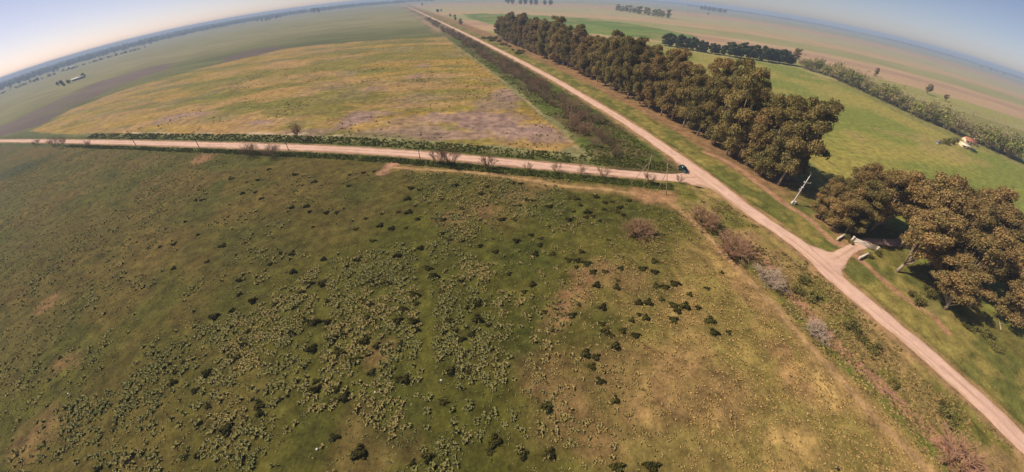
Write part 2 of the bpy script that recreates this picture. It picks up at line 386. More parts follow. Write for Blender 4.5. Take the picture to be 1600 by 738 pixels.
    wt = np.maximum(np.exp(-((np.abs(np.abs(pdist(x, y, WHEEL, 8))-0.8)/0.45)**2)), 0.7*np.exp(-((pdist(x, y, WHEEL2, 8)/0.7)**2)))
    p_ = lerp(p_, np.broadcast_to(L(104,98,42), p_.shape), wt*0.45)
    p_ = p_ * ((0.74 + 0.52*f3)*(0.72 + 0.56*fbm(x, y, 1.5, 85, 2)))[:, None]
    c = np.where(past[:, None], p_, c)
    # --- verges of the cross road
    ns = sstep(0.3, 0.6, f2)
    v = (dm < -3) * sstep(11, 6, np.abs(dc) + 5*(f2-0.5))
    c = lerp(c, lerp(L(66,76,30), L(92,98,42), f3), v*np.where(dc > 0, 0.95, 0.62+0.38*ns))
    c = lerp(c, np.broadcast_to(L(178,142,112), c.shape), (dm < -3)*sstep(4.1, 3.2, np.abs(dc) + 1.6*(f3-0.5)))
    # --- left verge of the main road
    lv = (dm < 0)*sstep(-37, -31, dm)
    near = sstep(120, 85, y)
    nv = lerp(L(152,132,76), L(116,112,50), sstep(0.38, 0.6, fbm(x, y, 7, 91, 4)))
    nv = lerp(nv, np.broadcast_to(L(170,134,92), nv.shape), 0.6*sstep(0.50, 0.62, fbm(x, y, 9, 92, 4)))
    c = lerp(c, nv, near*sstep(-24.5, -22, dm)*(dm < 0)*(np.minimum(dc, 99) > 0))
    gb = np.exp(-((dm+22.0)/2.2)**2)*near*(dc > 8)
    c = lerp(c, np.broadcast_to(L(96,112,40), c.shape), 0.85*gb*(0.5+0.5*ns))
    up = lerp(L(104,92,58), L(92,100,44), sstep(0.4, 0.6, f2))
    c = lerp(c, up, lv*(dc < 0)*sstep(-33, -30, dm))
    edge = np.exp(-((dm+32.5)/2.2)**2)*(dc < 0)
    c = lerp(c, np.broadcast_to(L(92,108,40), c.shape), 0.8*edge*ns); c = lerp(c, np.broadcast_to(L(186,158,118), c.shape), 0.7*np.exp(-((dm+35.5)/0.9)**2)*(dc < -4)*sstep(0.4, 0.55, f2))
    fc = sstep(420, 640, y)*sstep(-46, -38, dm)*sstep(24, 14, dm)
    c = lerp(c, lerp(L(150,128,98), L(112,106,66), sstep(0.4, 0.62, fbm(x, y*0.4, 22, 97, 3))), fc*0.85)
    c = lerp(c, np.broadcast_to(L(196,166,136), c.shape), 0.8*np.exp(-((dm+30)/2.6)**2)*sstep(520, 700, y))
    sh = (dm < 0)*sstep(-5.4, -3.4, dm - 2.2*(f3-0.5))
    c = lerp(c, lerp(L(186,146,108), L(150,118,82), f3), sh*0.9)
    # --- right verge: grass, foot track, litter below the trees
    rv = (dm > 0)*sstep(36, 30, dm + 6*(f2-0.5))
    g = lerp(L(146,132,70), L(108,108,52), sstep(0.38, 0.6, fbm(x, y, 6, 95, 4)))
    c = lerp(c, g, rv)
    lit = (dm > 0)*sstep(15, 18, dm + 3*(f2-0.5))*sstep(40, 34, dm)*sstep(76, 92, y)
    c = lerp(c, lerp(L(172,130,94), L(132,102,70), f2), lit*0.85)
    lit2 = (dm > 18)*sstep(24, 28, dm)*sstep(44, 34, dm)*(y < 92)
    c = lerp(c, lerp(L(112,92,58), L(120,118,48), f2), lit2*0.7)
    sh = (dm > 0)*sstep(5.6, 3.6, dm + 2.4*(f3-0.5))
    c = lerp(c, lerp(L(186,146,106), L(160,132,80), f3), sh*0.8)
    for P, wd, cc, k in ((TRACK1, 1.3, (182,138,106), .95), (TRACK2, 1.2, (178,134,102), .95), (PINK, 1.5, (178,128,108), .9), (PATH, 0.75, (204,164,122), .95), (PATH, 2.6, (166,134,86), .55)):
        d = np.abs(pdist(x, y, P, 12) + 1.5*(f2-0.5))
        c = lerp(c, np.broadcast_to(L(*cc), c.shape), k*sstep(wd*1.35, wd*0.6, d + wd*0.8*(f3-0.5)))
    for px, py, r_, cc, k in ((1030,310,5.5,(178,136,98),.85),(1000,305,4.5,(176,134,96),.7),(614,258,3,(184,140,112),.95),(605,268,2.4,(176,134,106),.9),(1300,352,5.5,(176,132,100),.7),(1318,372,4.5,(176,134,100),.7),(1345,398,4,(170,128,98),.7),(700,215,0.1,(0,0,0),0),(1440,470,5,(170,152,96),.4)):
        p = at(px, py); e = np.hypot(wx-p[0], wy-p[1])/max(r_, .2)
        c = lerp(c, np.broadcast_to(L(*cc), c.shape), k*sstep(1.15, 0.5, e + 0.9*(f3-0.5)))
    return c

# ------------------------------------------------------------------ ground: one net of quads from the camera's feet to the horizon
def axis(parts):
    out = [parts[0][0]]
    for a, b, s0, s1 in parts:
        x = a; L = b - a
        v = []
        while x < b - 1e-6:
            t = (x - a)/L; s = s0 + (s1-s0)*t; x = x + s; v.append(x)
        v = np.array(v); v = a + (v - a)*(L/(v[-1]-a)); out += v.tolist()
    return np.array(out)
xp = axis([(0,112,0.62,0.62),(112,420,0.8,3.0),(420,16000,3.2,700)])
xn = axis([(0,112,0.62,0.62),(112,420,0.75,2.6),(420,16000,2.8,700)])
xs = np.concatenate([-xn[::-1], xp[1:]])
yp = axis([(-6,112,0.62,0.62),(112,300,0.65,2.6),(300,16000,2.8,700)])
yn = axis([(6,60,0.8,4),(60,16000,5,1400)])
ys = np.concatenate([-yn[::-1], yp[1:]])
gx, gy = np.meshgrid(xs, ys); sh_ = gx.shape; gx = gx.ravel(); gy = gy.ravel()
DM, DC = fld(gx, gy)
gz = relief(gx, gy, DM, DC)
gc = ground_colour(gx, gy)*0.80
nxg, nyg = len(xs), len(ys)
ii = (np.arange(nyg-1)[:, None]*nxg + np.arange(nxg-1)[None, :]).ravel()
Q = np.stack([ii, ii+1, ii+nxg+1, ii+nxg], 1)
qx = gx[Q].mean(1); qy = gy[Q].mean(1); qm = DM[Q].mean(1); qc = DC[Q].mean(1)
reg = np.zeros(len(Q), int)
reg[(qm < -25.5) & (qc > 8) & (qy < 500)] = 1
reg[inpoly(qx, qy, GOLD) & (qc < -9) & (qm < -33)] = 2
reg[(inpoly(qx, qy, GREEN_B) | inpoly(qx, qy, GREEN_A)) & (qm > 30)] = 3
reg[inpoly(qx, qy, PURPLE) & (qc < -9)] = 4
GV = np.stack([gx, gy, gz], 1)
for k, nm in enumerate(('ground', 'pasture', 'golden_field', 'green_field', 'ploughed_strip')):
    q = Q[reg == k]; u, inv = np.unique(q, return_inverse=True)
    me = mesh(nm, GV[u], inv.reshape(q.shape), M_SOIL if k != 0 else M_SOIL, gc[u], smooth=True)
    structure(obj(nm, me))

# ------------------------------------------------------------------ dirt roads
def road(name, P, half, lift, flare=None, step=1.6, tint=1.0, seed=0, tracks=1.3):
    seg = np.r_[0, np.cumsum(np.hypot(*np.diff(P, axis=0).T))]
    ts = [0.0]
    while ts[-1] < seg[-1]:
        q = np.array([np.interp(ts[-1], seg, P[:, 0]), np.interp(ts[-1], seg, P[:, 1])])
        ts.append(ts[-1] + step*max(1.0, np.hypot(*q)/220.0))
    ts = np.array(ts[:-1] + [seg[-1]])
    C = np.stack([np.interp(ts, seg, P[:, 0]), np.interp(ts, seg, P[:, 1])], 1)
    T = np.gradient(C, axis=0); T /= np.linalg.norm(T, axis=1)[:, None]; Nn = np.stack([T[:, 1], -T[:, 0]], 1)
    ks = np.linspace(-1, 1, 17)
    hw = half + np.zeros(len(ts)); wl = hw.copy(); wr = hw.copy()
    if flare is not None: wl, wr = flare(C, wl, wr)
    wl = wl + 1.5*(fbm(C[:, 0], C[:, 1], 6, seed+1, 4)-0.5); wr = wr + 1.5*(fbm(C[:, 0], C[:, 1], 6, seed+2, 4)-0.5)
    off = np.where(ks[None, :] < 0, ks[None, :]*wl[:, None], ks[None, :]*wr[:, None])
    V = C[:, None, :] + off[:, :, None]*Nn[:, None, :]
    x = V[..., 0].ravel(); y = V[..., 1].ravel(); k = np.broadcast_to(ks, off.shape).ravel(); o = off.ravel()
    base = relief(x, y)
    z = np.maximum(base, -0.02) + lift + 0.10*(1-k*k) - 0.14*(np.abs(k) > 0.99)
    tr = np.exp(-((np.abs(o)-tracks)/0.42)**2)
    f2 = fbm(x, y, 9, 201+seed, 4); f3 = fbm(x, y, 2.2, 207+seed, 3)
    fl = fbm(o*3.0 + 0.06*np.repeat(ts, 17), np.repeat(ts, 17)*0.14, 2.0, 213+seed, 3)
    c = lerp(lin((224,182,160))[None, :], lin((238,198,176))[None, :], f2)
    c = lerp(c, np.broadcast_to(lin((236,200,176)), c.shape), 0.5*tr)
    c = lerp(c, np.broadcast_to(lin((172,132,100)), c.shape), 0.5*sstep(0.55, 0.72, fl)*(1-tr))
    c = lerp(c, np.broadcast_to(lin((160,128,86)), c.shape), 0.75*sstep(0.72, 1.0, np.abs(k) + 0.5*(f3-0.5)))
    c = c*(0.90+0.2*f3)[:, None]*tint
    n = len(ts); i = (np.arange(n-1)[:, None]*17 + np.arange(16)[None, :]).ravel()
    F = np.stack([i, i+1, i+18, i+17], 1)
    return structure(obj(name, mesh(name, np.stack([x, y, z], 1), F, M_ROAD, c*0.80, smooth=True)))
def flare_main(C, wl, wr):
    d = np.hypot(C[:, 0]-at(1080,280)[0], C[:, 1]-at(1080,280)[1])
    wr2 = wr + 1.1*np.exp(-(d/14)**2); wl2 = wl + 1.6*np.exp(-(d/10)**2)
    return wl2, wr2
road('main_road', MAINS, 2.95, 0.07, flare_main, seed=0)
def flare_cross(C, wl, wr):
    e = np.maximum(np.abs(pdist(C[:, 0], C[:, 1], MAIND)) - 3.0, 0)
    return wl + 4.5*np.exp(-e/2.6), wr + 5.5*np.exp(-e/4.5)
road('cross_road', CROSSS, 2.85, 0.0, flare_cross, seed=30, step=0.9)
def flare_drive(C, wl, wr):
    e = np.maximum(np.abs(pdist(C[:, 0], C[:, 1], MAIND)) - 3.0, 0)
    return wl + 5.5*np.exp(-e/3.0), wr + 5.5*np.exp(-e/3.0)
road('driveway', DRIVES, 1.9, 0.0, flare_drive, seed=60, step=0.6, tracks=0.8)

# ------------------------------------------------------------------ plants
rng = np.random.default_rng(7)
def unit(v): return v/(np.linalg.norm(v, axis=-1, keepdims=True)+1e-9)
def cards(Cn, Nn, size, rg, aspect=1.6):
    """leaf-sized faces: a slightly folded kite for each leaf spray"""
    n = len(Cn); Nn = unit(Nn); a = unit(np.cross(Nn, rg.normal(size=(n, 3)))); b = np.cross(Nn, a)
    s = np.asarray(size)[:, None]
    V = np.stack([Cn - a*s*0.5*aspect, Cn - b*s*0.5 + Nn*s*0.08, Cn + a*s*0.5*aspect, Cn + b*s*0.5 + Nn*s*0.08], 1).reshape(-1, 3)
    F = np.arange(4*n).reshape(n, 4)
    return V, F
def clump_tree(seed, H, W, zc, zr, K, per, leaf, pal, base=0.3, rcl=(1.3, 2.6), flat=0.75, power=0.55, lean=0.0, bark=None, trunk_r=0.40, limbs=12, fork=(0.28,0.6), droop=0.0):
    """returns (trunk mesh, crown mesh)"""
    rg = np.random.default_rng(seed)
    zz = np.sort(rg.uniform(base*H, 0.97*H, K)); ang = rg.uniform(0, 2*math.pi, K) + np.arange(K)*2.4
    prof = np.sqrt(np.clip(1-((zz-zc*H)/(zr*H))**2, 0.04, 1))
    lob = 0.78 + 0.35*np.sin(ang*2 + rg.uniform(0, 6)) * rg.uniform(0.3, 1) + rg.uniform(-0.15, 0.15, K)
    rad = W*prof*lob*rg.uniform(0.12, 1.0, K)**power
    axis_x = lean*H*(zz/H)**1.5
    cc = np.stack([np.cos(ang)*rad + axis_x, np.sin(ang)*rad, zz], 1)
    cr = rg.uniform(*rcl, K)*(0.65+0.35*prof)
    # trunk and limbs
    mb = MB(); tz = np.linspace(0, 1, 9); top = 0.72*H
    wob = rg.normal(0, 0.012*H, (9, 2))*np.array([[0.0]]+[[1.0]]*8); wob[0] = 0
    tp = np.stack([lean*H*(tz*0.72)**1.5 + np.cumsum(wob[:, 0])*0.4, np.cumsum(wob[:, 1])*0.4, tz*top], 1)
    tr = trunk_r*(1-0.80*tz); tr[0] *= 1.35
    mb.tube(tp, tr, 7)
    order = np.argsort(rg.uniform(size=K))[:limbs]
    for j in order:
        f = rg.uniform(*fork)*min(1.0, cc[j, 2]/(0.75*H)+0.25); f = min(f, 0.93*cc[j, 2]/top)
        p0 = np.array([np.interp(f, tz, tp[:, q]) for q in range(3)]); p3 = cc[j]
        mid = p0*0.5 + p3*0.5 + np.array([(p3-p0)[0]*0.12, (p3-p0)[1]*0.12, -0.06*H*rg.uniform(0.2, 1)])
        r0 = trunk_r*(1-0.8*f)*0.62
        mb.tube([p0, p0*0.55+mid*0.45, mid, mid*0.4+p3*0.6, p3], [r0, r0*0.75, r0*0.55, r0*0.36, r0*0.16], 5)
    V = []; Nn = []; S = []; Cc = []
    p1, p2, p3c = (lin(q) for q in pal)
    for k in range(K):
        n = int(per*(cr[k]/2.0)**2*rg.uniform(0.8, 1.2)); d = unit(rg.normal(size=(n, 3)))
        d[:, 2] = np.where(d[:, 2] < -0.35, -d[:, 2], d[:, 2])
        u = rg.uniform(0.08, 1, n)**0.42
        sub = 1 + 0.28*np.sin(d[:, 0]*7+k) * np.sin(d[:, 1]*6+2*k) * np.sin(d[:, 2]*5+k)
        P = cc[k] + d*(cr[k]*u*sub)[:, None]*np.array([1, 1, flat]) - np.array([0, 0, 1])*(droop*rg.uniform(0, 1, n)**2)[:, None]
        V.append(P); Nn.append(d*0.85 + rg.normal(size=(n, 3))*0.55 + np.array([0, 0, 0.15])); S.append(leaf*rg.uniform(0.65, 1.35, n))
        mixk = rg.uniform(0, 1); tone = p1*(1-mixk)+p2*mixk
        t = (rg.uniform(0, 1, n)**2*0.8)[:, None]
        Cc.append((tone*(1-t)+p3c*t)*rg.uniform(0.75, 1.25, (n, 1)))
    V = np.concatenate(V); Nn = np.concatenate(Nn); S = np.concatenate(S); Cc = np.concatenate(Cc)
    CV, CF = cards(V, Nn, S, rg)
    return mb.mesh('trunk', bark or M_EBARK, True), mesh('crown', CV, CF, M_LEAF, np.repeat(Cc, 4, 0))

def branch_plant(seed, H, W, stems=14, lv=3, kids=4, r0=0.05, pal=((118,96,84),(150,120,104)), up=0.9, leafn=0, leafc=(120,124,60), leafs=0.22, sides=3):
    """leafless many-stemmed shrub: (branches mesh, leaves mesh or None)"""
    rg = np.random.default_rng(seed); segs = []; tips = []
    def grow(P, D, L, r, l):
        E = P + D*L[:, None]; mid = (P+E)/2 + rg.normal(0, 0.06, (len(P), 3))*L[:, None]
        segs.append((P, mid, E, r, l)); tips.append((P, E))
        if l == 0: return
        n = len(P); k = kids
        t = rg.uniform(0.35, 1.0, (n, k))
        P2 = (P[:, None]*(1-t[..., None]) + E[:, None]*t[..., None]).reshape(-1, 3)
        D2 = unit(D[:, None] + rg.normal(0, 0.48, (n, k, 3)) + np.array([0, 0, 0.16])).reshape(-1, 3)
        L2 = (L[:, None]*rg.uniform(0.42, 0.72, (n, k))).ravel(); r2 = np.repeat(r*0.55, k)
        grow(P2, D2, L2, r2, l-1)
    a = rg.uniform(0, 2*math.pi, stems); tl = np.sqrt(rg.uniform(0.02, 1, stems))
    D = unit(np.stack([np.cos(a)*tl*W/H*1.1, np.sin(a)*tl*W/H*1.1, np.full(stems, up)], 1))
    P = np.stack([np.cos(a)*tl*W*0.16, np.sin(a)*tl*W*0.16, np.zeros(stems)], 1)
    grow(P, D, H*0.62*rg.uniform(0.75, 1.15, stems), np.full(stems, r0), lv)
    V = []; F = []; Cc = []; n0 = 0; c0, c1 = lin(pal[0]), lin(pal[1])
    for P, M, E, r, l in segs:
        n = len(P); T = unit(E-P); A = unit(np.cross(T, rg.normal(size=(n, 3)))); B = np.cross(T, A)
        ring = []
        for q, k in ((P, 1.0), (M, 0.75), (E, 0.45)):
            ring.append(np.stack([q + (A*math.cos(th)+B*math.sin(th))*(r*k)[:, None] for th in (0, 2.094, 4.189)], 1))
        v = np.stack(ring, 1).reshape(-1, 3); V.append(v)
        f = []
        for i in (0, 1):
            for k in range(3): f.append((i*3+k, i*3+(k+1)%3, i*3+3+(k+1)%3, i*3+3+k))
        f = np.array(f)[None] + (np.arange(n)*9)[:, None, None] + n0; F.append(f.reshape(-1, 4)); n0 += n*9
        t = (lv-l)/max(lv, 1); Cc.append(np.repeat((c0*(1-t)+c1*t)[None]*rg.uniform(0.8, 1.2, (n, 1)), 9, 0))
    me = mesh('branches', np.concatenate(V), np.concatenate(F), M_TWIG, np.concatenate(Cc)); lm = None
    if leafn:
        E = np.concatenate([t[1] for t in tips[1:]]); idx = rg.integers(0, len(E), leafn)
        Pn = E[idx] + rg.normal(0, 0.22, (leafn, 3)); Pn[:, 2] = np.abs(Pn[:, 2])
        CV, CF = cards(Pn, rg.normal(size=(leafn, 3)) + unit(Pn - np.array([0, 0, H*0.4])), leafs*rg.uniform(0.6, 1.4, leafn), rg)
        lm = mesh('leaves', CV, CF, M_BUSH, np.repeat(lin(leafc)[None]*rg.uniform(0.6, 1.4, (leafn, 1)), 4, 0))
    return me, lm

EUC_PAL = ((108,100,56), (144,118,72), (188,156,106))
EUCS = []
for k, (H, W, K) in enumerate(((25, 6.8, 62), (27, 7.2, 70), (23, 6.6, 58), (26, 7.8, 72), (21, 7.0, 58), (24, 6.4, 58))):
    pal = EUC_PAL if k % 2 == 0 else ((102,102,56), (132,116,68), (174,150,98))
    EUCS.append(clump_tree(100+k, H, W, 0.54, 0.54, K, 380, 0.34, pal, base=0.11, rcl=(1.4, 2.9), droop=0.9))
SPREAD = [clump_tree(150+k, H, W, 0.66, 0.36, K, 400, 0.33, EUC_PAL if k != 1 else ((104,104,58), (138,122,74), (176,154,104)), base=0.34, rcl=(1.4, 2.6), flat=0.62, power=0.45, lean=ln, trunk_r=0.42, limbs=16, fork=(0.12, 0.5), droop=0.8)
          for k, (H, W, K, ln) in enumerate(((21, 8.0, 50, .06), (23, 8.4, 56, -.05), (19, 7.6, 46, .1), (22, 9.0, 58, .03)))]
BROAD = [clump_tree(200+k, 14, 6.0, 0.52, 0.50, 30, 330, 0.55, ((62,74,38), (78,86,46), (108,108,62)), base=0.14, rcl=(1.6, 2.8), bark=M_DBARK, trunk_r=0.35, limbs=6) for k in range(3)]
PALE = [clump_tree(230+k, 12, 4.6, 0.5, 0.5, 24, 150, 0.5, ((112,122,66), (130,132,78), (152,146,92)), base=0.12, rcl=(1.4, 2.4), bark=M_DBARK, trunk_r=0.25, limbs=9) for k in range(2)]
_tc = {}
def tree(name, kit, label, group, p, s=1.0, rz=0.0, sz=None, cat='tree', tilt=(0, 0)):
    t = thing(name, label, cat, (p[0], p[1], zat(p)-0.12), rz, group)
    t.scale = (s, s, sz or s); t.rotation_euler = (tilt[0], tilt[1], rz)
    obj('trunk', kit[0], t); obj('crown', kit[1], t)
    return t
# --- the eucalyptus belt along the dirt road: a front row and a back row
G1 = 'eucalyptus trees of the long belt beside the main dirt road'
seg = np.r_[0, np.cumsum(np.hypot(*np.diff(MAINS, axis=0).T))]
def along_main(y, d):
    i = np.argmin(np.abs(MAINS[:, 1]-y)); T = unit(MAINS[min(i+1, len(MAINS)-1)]-MAINS[i-1]); 
    x = np.interp(y, MAINS[:, 1], MAINS[:, 0]); return np.array([x, y]) + np.array([T[1], -T[0]])*d
y = 86.0; k = 0
while y < 468:
    for row, d0 in ((0, 24.5), (1, 33.5)):
        if row == 1 and y > 430: continue
        p = along_main(y + row*5 + rng.uniform(-1.5, 1.5), d0 + rng.uniform(-1.2, 1.2) + 4*sstep(150, 300, np.array([y]))[0])
        s = rng.uniform(0.92, 1.14)*(0.95 if y < 110 else 1.0)
        tree('eucalyptus_tree', EUCS[int(rng.integers(0, 6))], ('tall eucalyptus at the end of the long belt, next to the transformer pole' if y < 87 else 'tall brown green eucalyptus in the front row of the long belt beside the dirt road') if row == 0 else 'tall eucalyptus in the back row of the long belt, on the green field side', G1 + (', front row' if row == 0 else ', back row'), p, s, rng.uniform(0, 6.28), s*rng.uniform(1.02, 1.2))
    y += rng.uniform(8.0, 10.5); k += 1
# --- the grove by the driveway
G2 = 'eucalyptus trees of the grove by the driveway'
front = [(1279,341,0,.72),(1290,345,1,.75),(1303,354,2,.85),(1308,356,0,.8),(1322,363,1,.85)]
for px, py, kd, s in front:
    p = at(px, py); tree('eucalyptus_tree', EUCS[kd+2], 'slim eucalyptus with a bare pale trunk in the line between white entrance and transformer pole', 'slim eucalyptus trees lined up beside the white entrance', p, s*0.82, rng.uniform(0, 6.28), s*0.78)
p = at(1402, 425); tree('eucalyptus_tree', SPREAD[0], 'spreading eucalyptus with thick leaning pale trunk beyond the white entrance wall, casting a dark shadow', 'x', p, 1.0, 0.1, 0.95, tilt=(0, .10)).pop('group')
p = at(1477, 483); tree('eucalyptus_tree', SPREAD[2], 'low spreading eucalyptus with a short white trunk over shaded grass beyond the foot track', 'x', p, 0.95, 2.0, 0.72, tilt=(0, .12)).pop('group')
for (x, y_, kd, s) in ((107,73,1,.8),(112,66,3,.9),(116,58,0,1.0),(121,69,2,.9),(128,62,1,.95),(120,50,3,.95),(130,52,0,.95),(118,40,1,.85),(136,60,2,1.0),(128,40,2,.9),(138,46,3,.95),(144,56,1,1.0),(115,76,0,.8),(147,42,0,.95),(126,30,1,.8),(137,32,3,.85)):
    tree('eucalyptus_tree', SPREAD[kd] if (kd != 1) else EUCS[4], 'broad rusty green eucalyptus inside the grove behind the white entrance', G2, np.array([x, y_], float), s*1.06, rng.uniform(0, 6.28), s*rng.uniform(.98, 1.14))

# --- dark hedgerow trees behind the green field
hp = ats([(1040,72.5),(1100,83),(1150,90),(1200,97),(1245,103)]); hl = np.r_[0, np.cumsum(np.hypot(*np.diff(hp, axis=0).T))]
for i, t in enumerate(np.linspace(0, hl[-1], 23)):
    p = np.array([np.interp(t, hl, hp[:, 0]), np.interp(t, hl, hp[:, 1])]) + rng.uniform(-2, 2, 2) + np.array([0, 4.0])
    last = i in (22,)
    o = tree('hedgerow_tree', BROAD[i % 3] if not last else EUCS[1], 'dark green leafy tree in the hedgerow along the far edge of the green field' if not last else 'taller brownish tree ending the dark hedgerow behind the green field', 'dark trees of the far hedgerow', p, rng.uniform(0.8, 1.25) if not last else 0.72, rng.uniform(0, 6.28))
    if last: del o['group']
# --- pale willows and bare shrubs along the ditch at the right edge of the green field
hp = ats([(1250,106),(1300,122),(1345,142),(1400,170),(1450,192),(1500,215),(1575,249)]); hl = np.r_[0, np.cumsum(np.hypot(*np.diff(hp, axis=0).T))]
WIL = [branch_plant(300+k, 9, 4.6, 10, 3, 5, 0.10, ((138,120,98),(176,156,128)), leafn=n_, leafc=lc, leafs=0.5) for k, (n_, lc) in enumerate(((1000, (152,146,86)), (500, (164,148,106)), (1500, (132,132,68))))]
def shrub(name, kit, label, group, p, s, rz, sz=None, cat='shrub'):
    t = thing(name, label, cat, (p[0], p[1], zat(p)-0.05), rz, group); t.scale = (s, s, sz or s)
    obj('branches', kit[0], t)
    if kit[1] is not None: obj('leaves', kit[1], t)
    return t
t = 0.0
while t < hl[-1] + 20:
    for row in (0, 1):
        p = np.array([np.interp(t, hl, hp[:, 0]), np.interp(t, hl, hp[:, 1])]) + np.array([5 + row*9 + rng.uniform(-2, 2), 4 + row*5 + rng.uniform(-2, 2)])
        kd = int(rng.integers(0, 3)) if row == 0 else int(rng.integers(0, 2)); s = rng.uniform(0.95, 1.5)
        shrub('willow', WIL[kd], ('half bare tawny willow with thin pale leaves', 'nearly bare greyish willow', 'leafy olive green willow')[kd] + ' along the ditch bordering the green field', ('tawny', 'greyish', 'olive green')[kd] + ' willows along the ditch', p, s, rng.uniform(0, 6.28), cat='tree')
    t += rng.uniform(6.0, 9.5)
for px, py, kd, s, lb in ((1368,119,'e',.52,'lone dark eucalyptus standing in stubble beyond the willow ditch'),(1448,147,'s',.62,'forked open crowned tree casting a shadow on straw grass beyond the willow ditch'),(1476,158,'s2',.5,'low leaning round crowned tree beside the forked tree beyond the willow ditch')):
    p = at(px, py); tree('lone_tree', {'e': EUCS[0], 's': SPREAD[1], 's2': SPREAD[2]}[kd], lb, None, p, s, 1.0, s*0.85)
# --- groves out on the plain
def grove(name, L, kit, label, group, s, jit=3.0):
    for (px, py) in L:
        p = at(px, py) + rng.uniform(-jit, jit, 2)
        tree(name, kit[int(rng.integers(0, len(kit)))], label, group, p, s*rng.uniform(0.8, 1.2), rng.uniform(0, 6.28))
grove('pale_tree', [(962+4.4*i, 17.5+0.62*i) for i in range(20)], PALE, 'pale green tree in the straight row standing beyond the eucalyptus belt', 'pale trees in a row on the plain', 1.75, 6)
grove('far_tree', [(1096+5.2*i, 15.5+0.75*i) for i in range(8)], BROAD, 'dark tree of the compact distant grove on the stubble plain', 'dark trees of the compact distant grove', 2.4, 10)
grove('far_tree', [(795+9*i, 7+0.3*i) for i in range(8)], BROAD, 'small dark tree in the distant broken row beyond the green strip', 'dark trees of the broken row far beyond the belt', 2.0, 12)
grove('far_tree', [(491,20.5),(498,20.5)], BROAD, 'dark tree of the isolated pair on the open plain', 'isolated pair of dark trees on the open plain', 2.4, 1)
grove('far_tree', [(410+5*i, 33.5-1.0*i) for i in range(7)], BROAD, 'small dark tree in the scattered row past the golden field', 'scattered row of dark trees past the golden field', 1.1, 12)
grove('far_tree', [(91,134),(96,133),(101,135),(108,131),(133,121)], BROAD, 'dark tree sheltering the white shed beyond the ploughed strip', 'trees around the white shed', 0.62, 3)
grove('far_tree', [(1530,106),(1545,111),(1555,113),(1563,116)], BROAD, 'small dark tree in the distant clump at the edge of the stubble plain', 'small clump of trees on the stubble plain', 1.3, 14)
grove('pale_tree', [(690,19),(705,27),(712,33),(722,40)], PALE, 'pale feathery tree beside the main dirt road past the end of the eucalyptus belt', 'feathery trees past the end of the belt', 0.8, 2)
grove('dark_tree', [(660,9.5),(684,20.5)], BROAD, 'round dark tree beside the main dirt road far past the eucalyptus belt', 'round dark trees along the far stretch of road', 0.85, 1)
grove('pale_tree', [(1106,23.5),(1075,19)], PALE, 'lone small green tree on the stubble plain near the compact grove', 'lone small trees on the stubble plain', 0.9, 1)

# --- leafless hedge along the left side of the main road
BARE = [branch_plant(400+k, 4.2, 3.6, 16, 3, 5, 0.055, pal) for k, pal in enumerate((((116,98,78),(150,126,102)), ((126,102,82),(162,132,106)), ((106,94,72),(136,118,90))))]
G3 = 'leafless shrubs of the long hedge beside the main dirt road'
y = 118.0
while y < 900:
    for row, d in enumerate((-13.5, -19.0, -24.5)):
        if (row == 0 and y < 150) or (row == 0 and rng.uniform() < 0.45) or rng.uniform() < max(0.12, min(0.7, (y-450)/500)) or (row == 2 and y < 126): continue
        p = along_main(y + rng.uniform(-2.5, 2.5), d + rng.uniform(-2, 2) - (4 if y < 150 else 0)); s = rng.uniform(0.8, 1.25)*(1 + max(0, y-450)/900)
        shrub('bare_shrub', BARE[int(rng.integers(0, 3))], 'leafless brown shrub in the roadside hedge ' + (hw_ := 'at its junction end, near the braced poles' if y < 150 else 'between golden field and eucalyptus belt' if y < 400 else 'at its thin far end past the golden field'), G3 + ' ' + hw_, p, s, rng.uniform(0, 6.28))
    y += rng.uniform(4.6, 7.0)*(1 + max(0, y-220)/240)
# --- single bare shrubs along the cross road
LIGHT = [branch_plant(430+k, 5.0, 3.0, 8, 3, 5, 0.07, ((104,84,64),(150,120,94))) for k in range(3)]
for px, py, s, lb in ((395,243,1.0,'greyish bare shrub, left one of the twin shrubs across the cross road'),(428,245,1.0,None),(462,217,1.15,None),(684,256,.95,None),(706,257,1.0,None),(764,265,1.0,None),(826,266,.55,None),(868,268,.6,None),(908,272,.55,None),(943,278,.75,None),(1014,284,.7,None),(100,228,1.0,None),(85,228,1.0,None),(60,227,.8,None),(140,229,.7,None),(1060,285,.45,None)):
    lbl = {395: 'dark bare shrub of the thick twin pair overlapping the cross road', 428: 'dark bare shrub of the thick twin pair overlapping the cross road', 462: 'tall bare shrub on the golden field side of the cross road', 684: 'upright bare tree of the close pair on the pasture side of the cross road', 706: 'upright bare tree of the close pair on the pasture side of the cross road', 764: 'upright bare tree standing alone before the cross road', 1014: 'rounded bare shrub beside the braced poles at the junction', 1060: 'tiny bare sapling at the corner of the junction near the car', 943: 'forked bare sapling before the cross road near the junction'}.get(px, 'thin bare sapling before the cross road' if px > 800 else 'dark bare shrub at the far stretch of the cross road')
    grp = {395: 'twin bare shrubs', 428: 'twin bare shrubs', 684: 'pair of bare trees', 706: 'pair of bare trees'}.get(px, ('thin saplings before the cross road' if px in (826, 868, 908) else 'bare shrubs at the far stretch of the cross road' if px < 200 else None))
    o = shrub('bare_shrub', LIGHT[px % 3] if px not in (395, 428) else BARE[0], lbl, grp, at(px, py), s*(1.3 if px < 800 else 1.1), px*0.37)
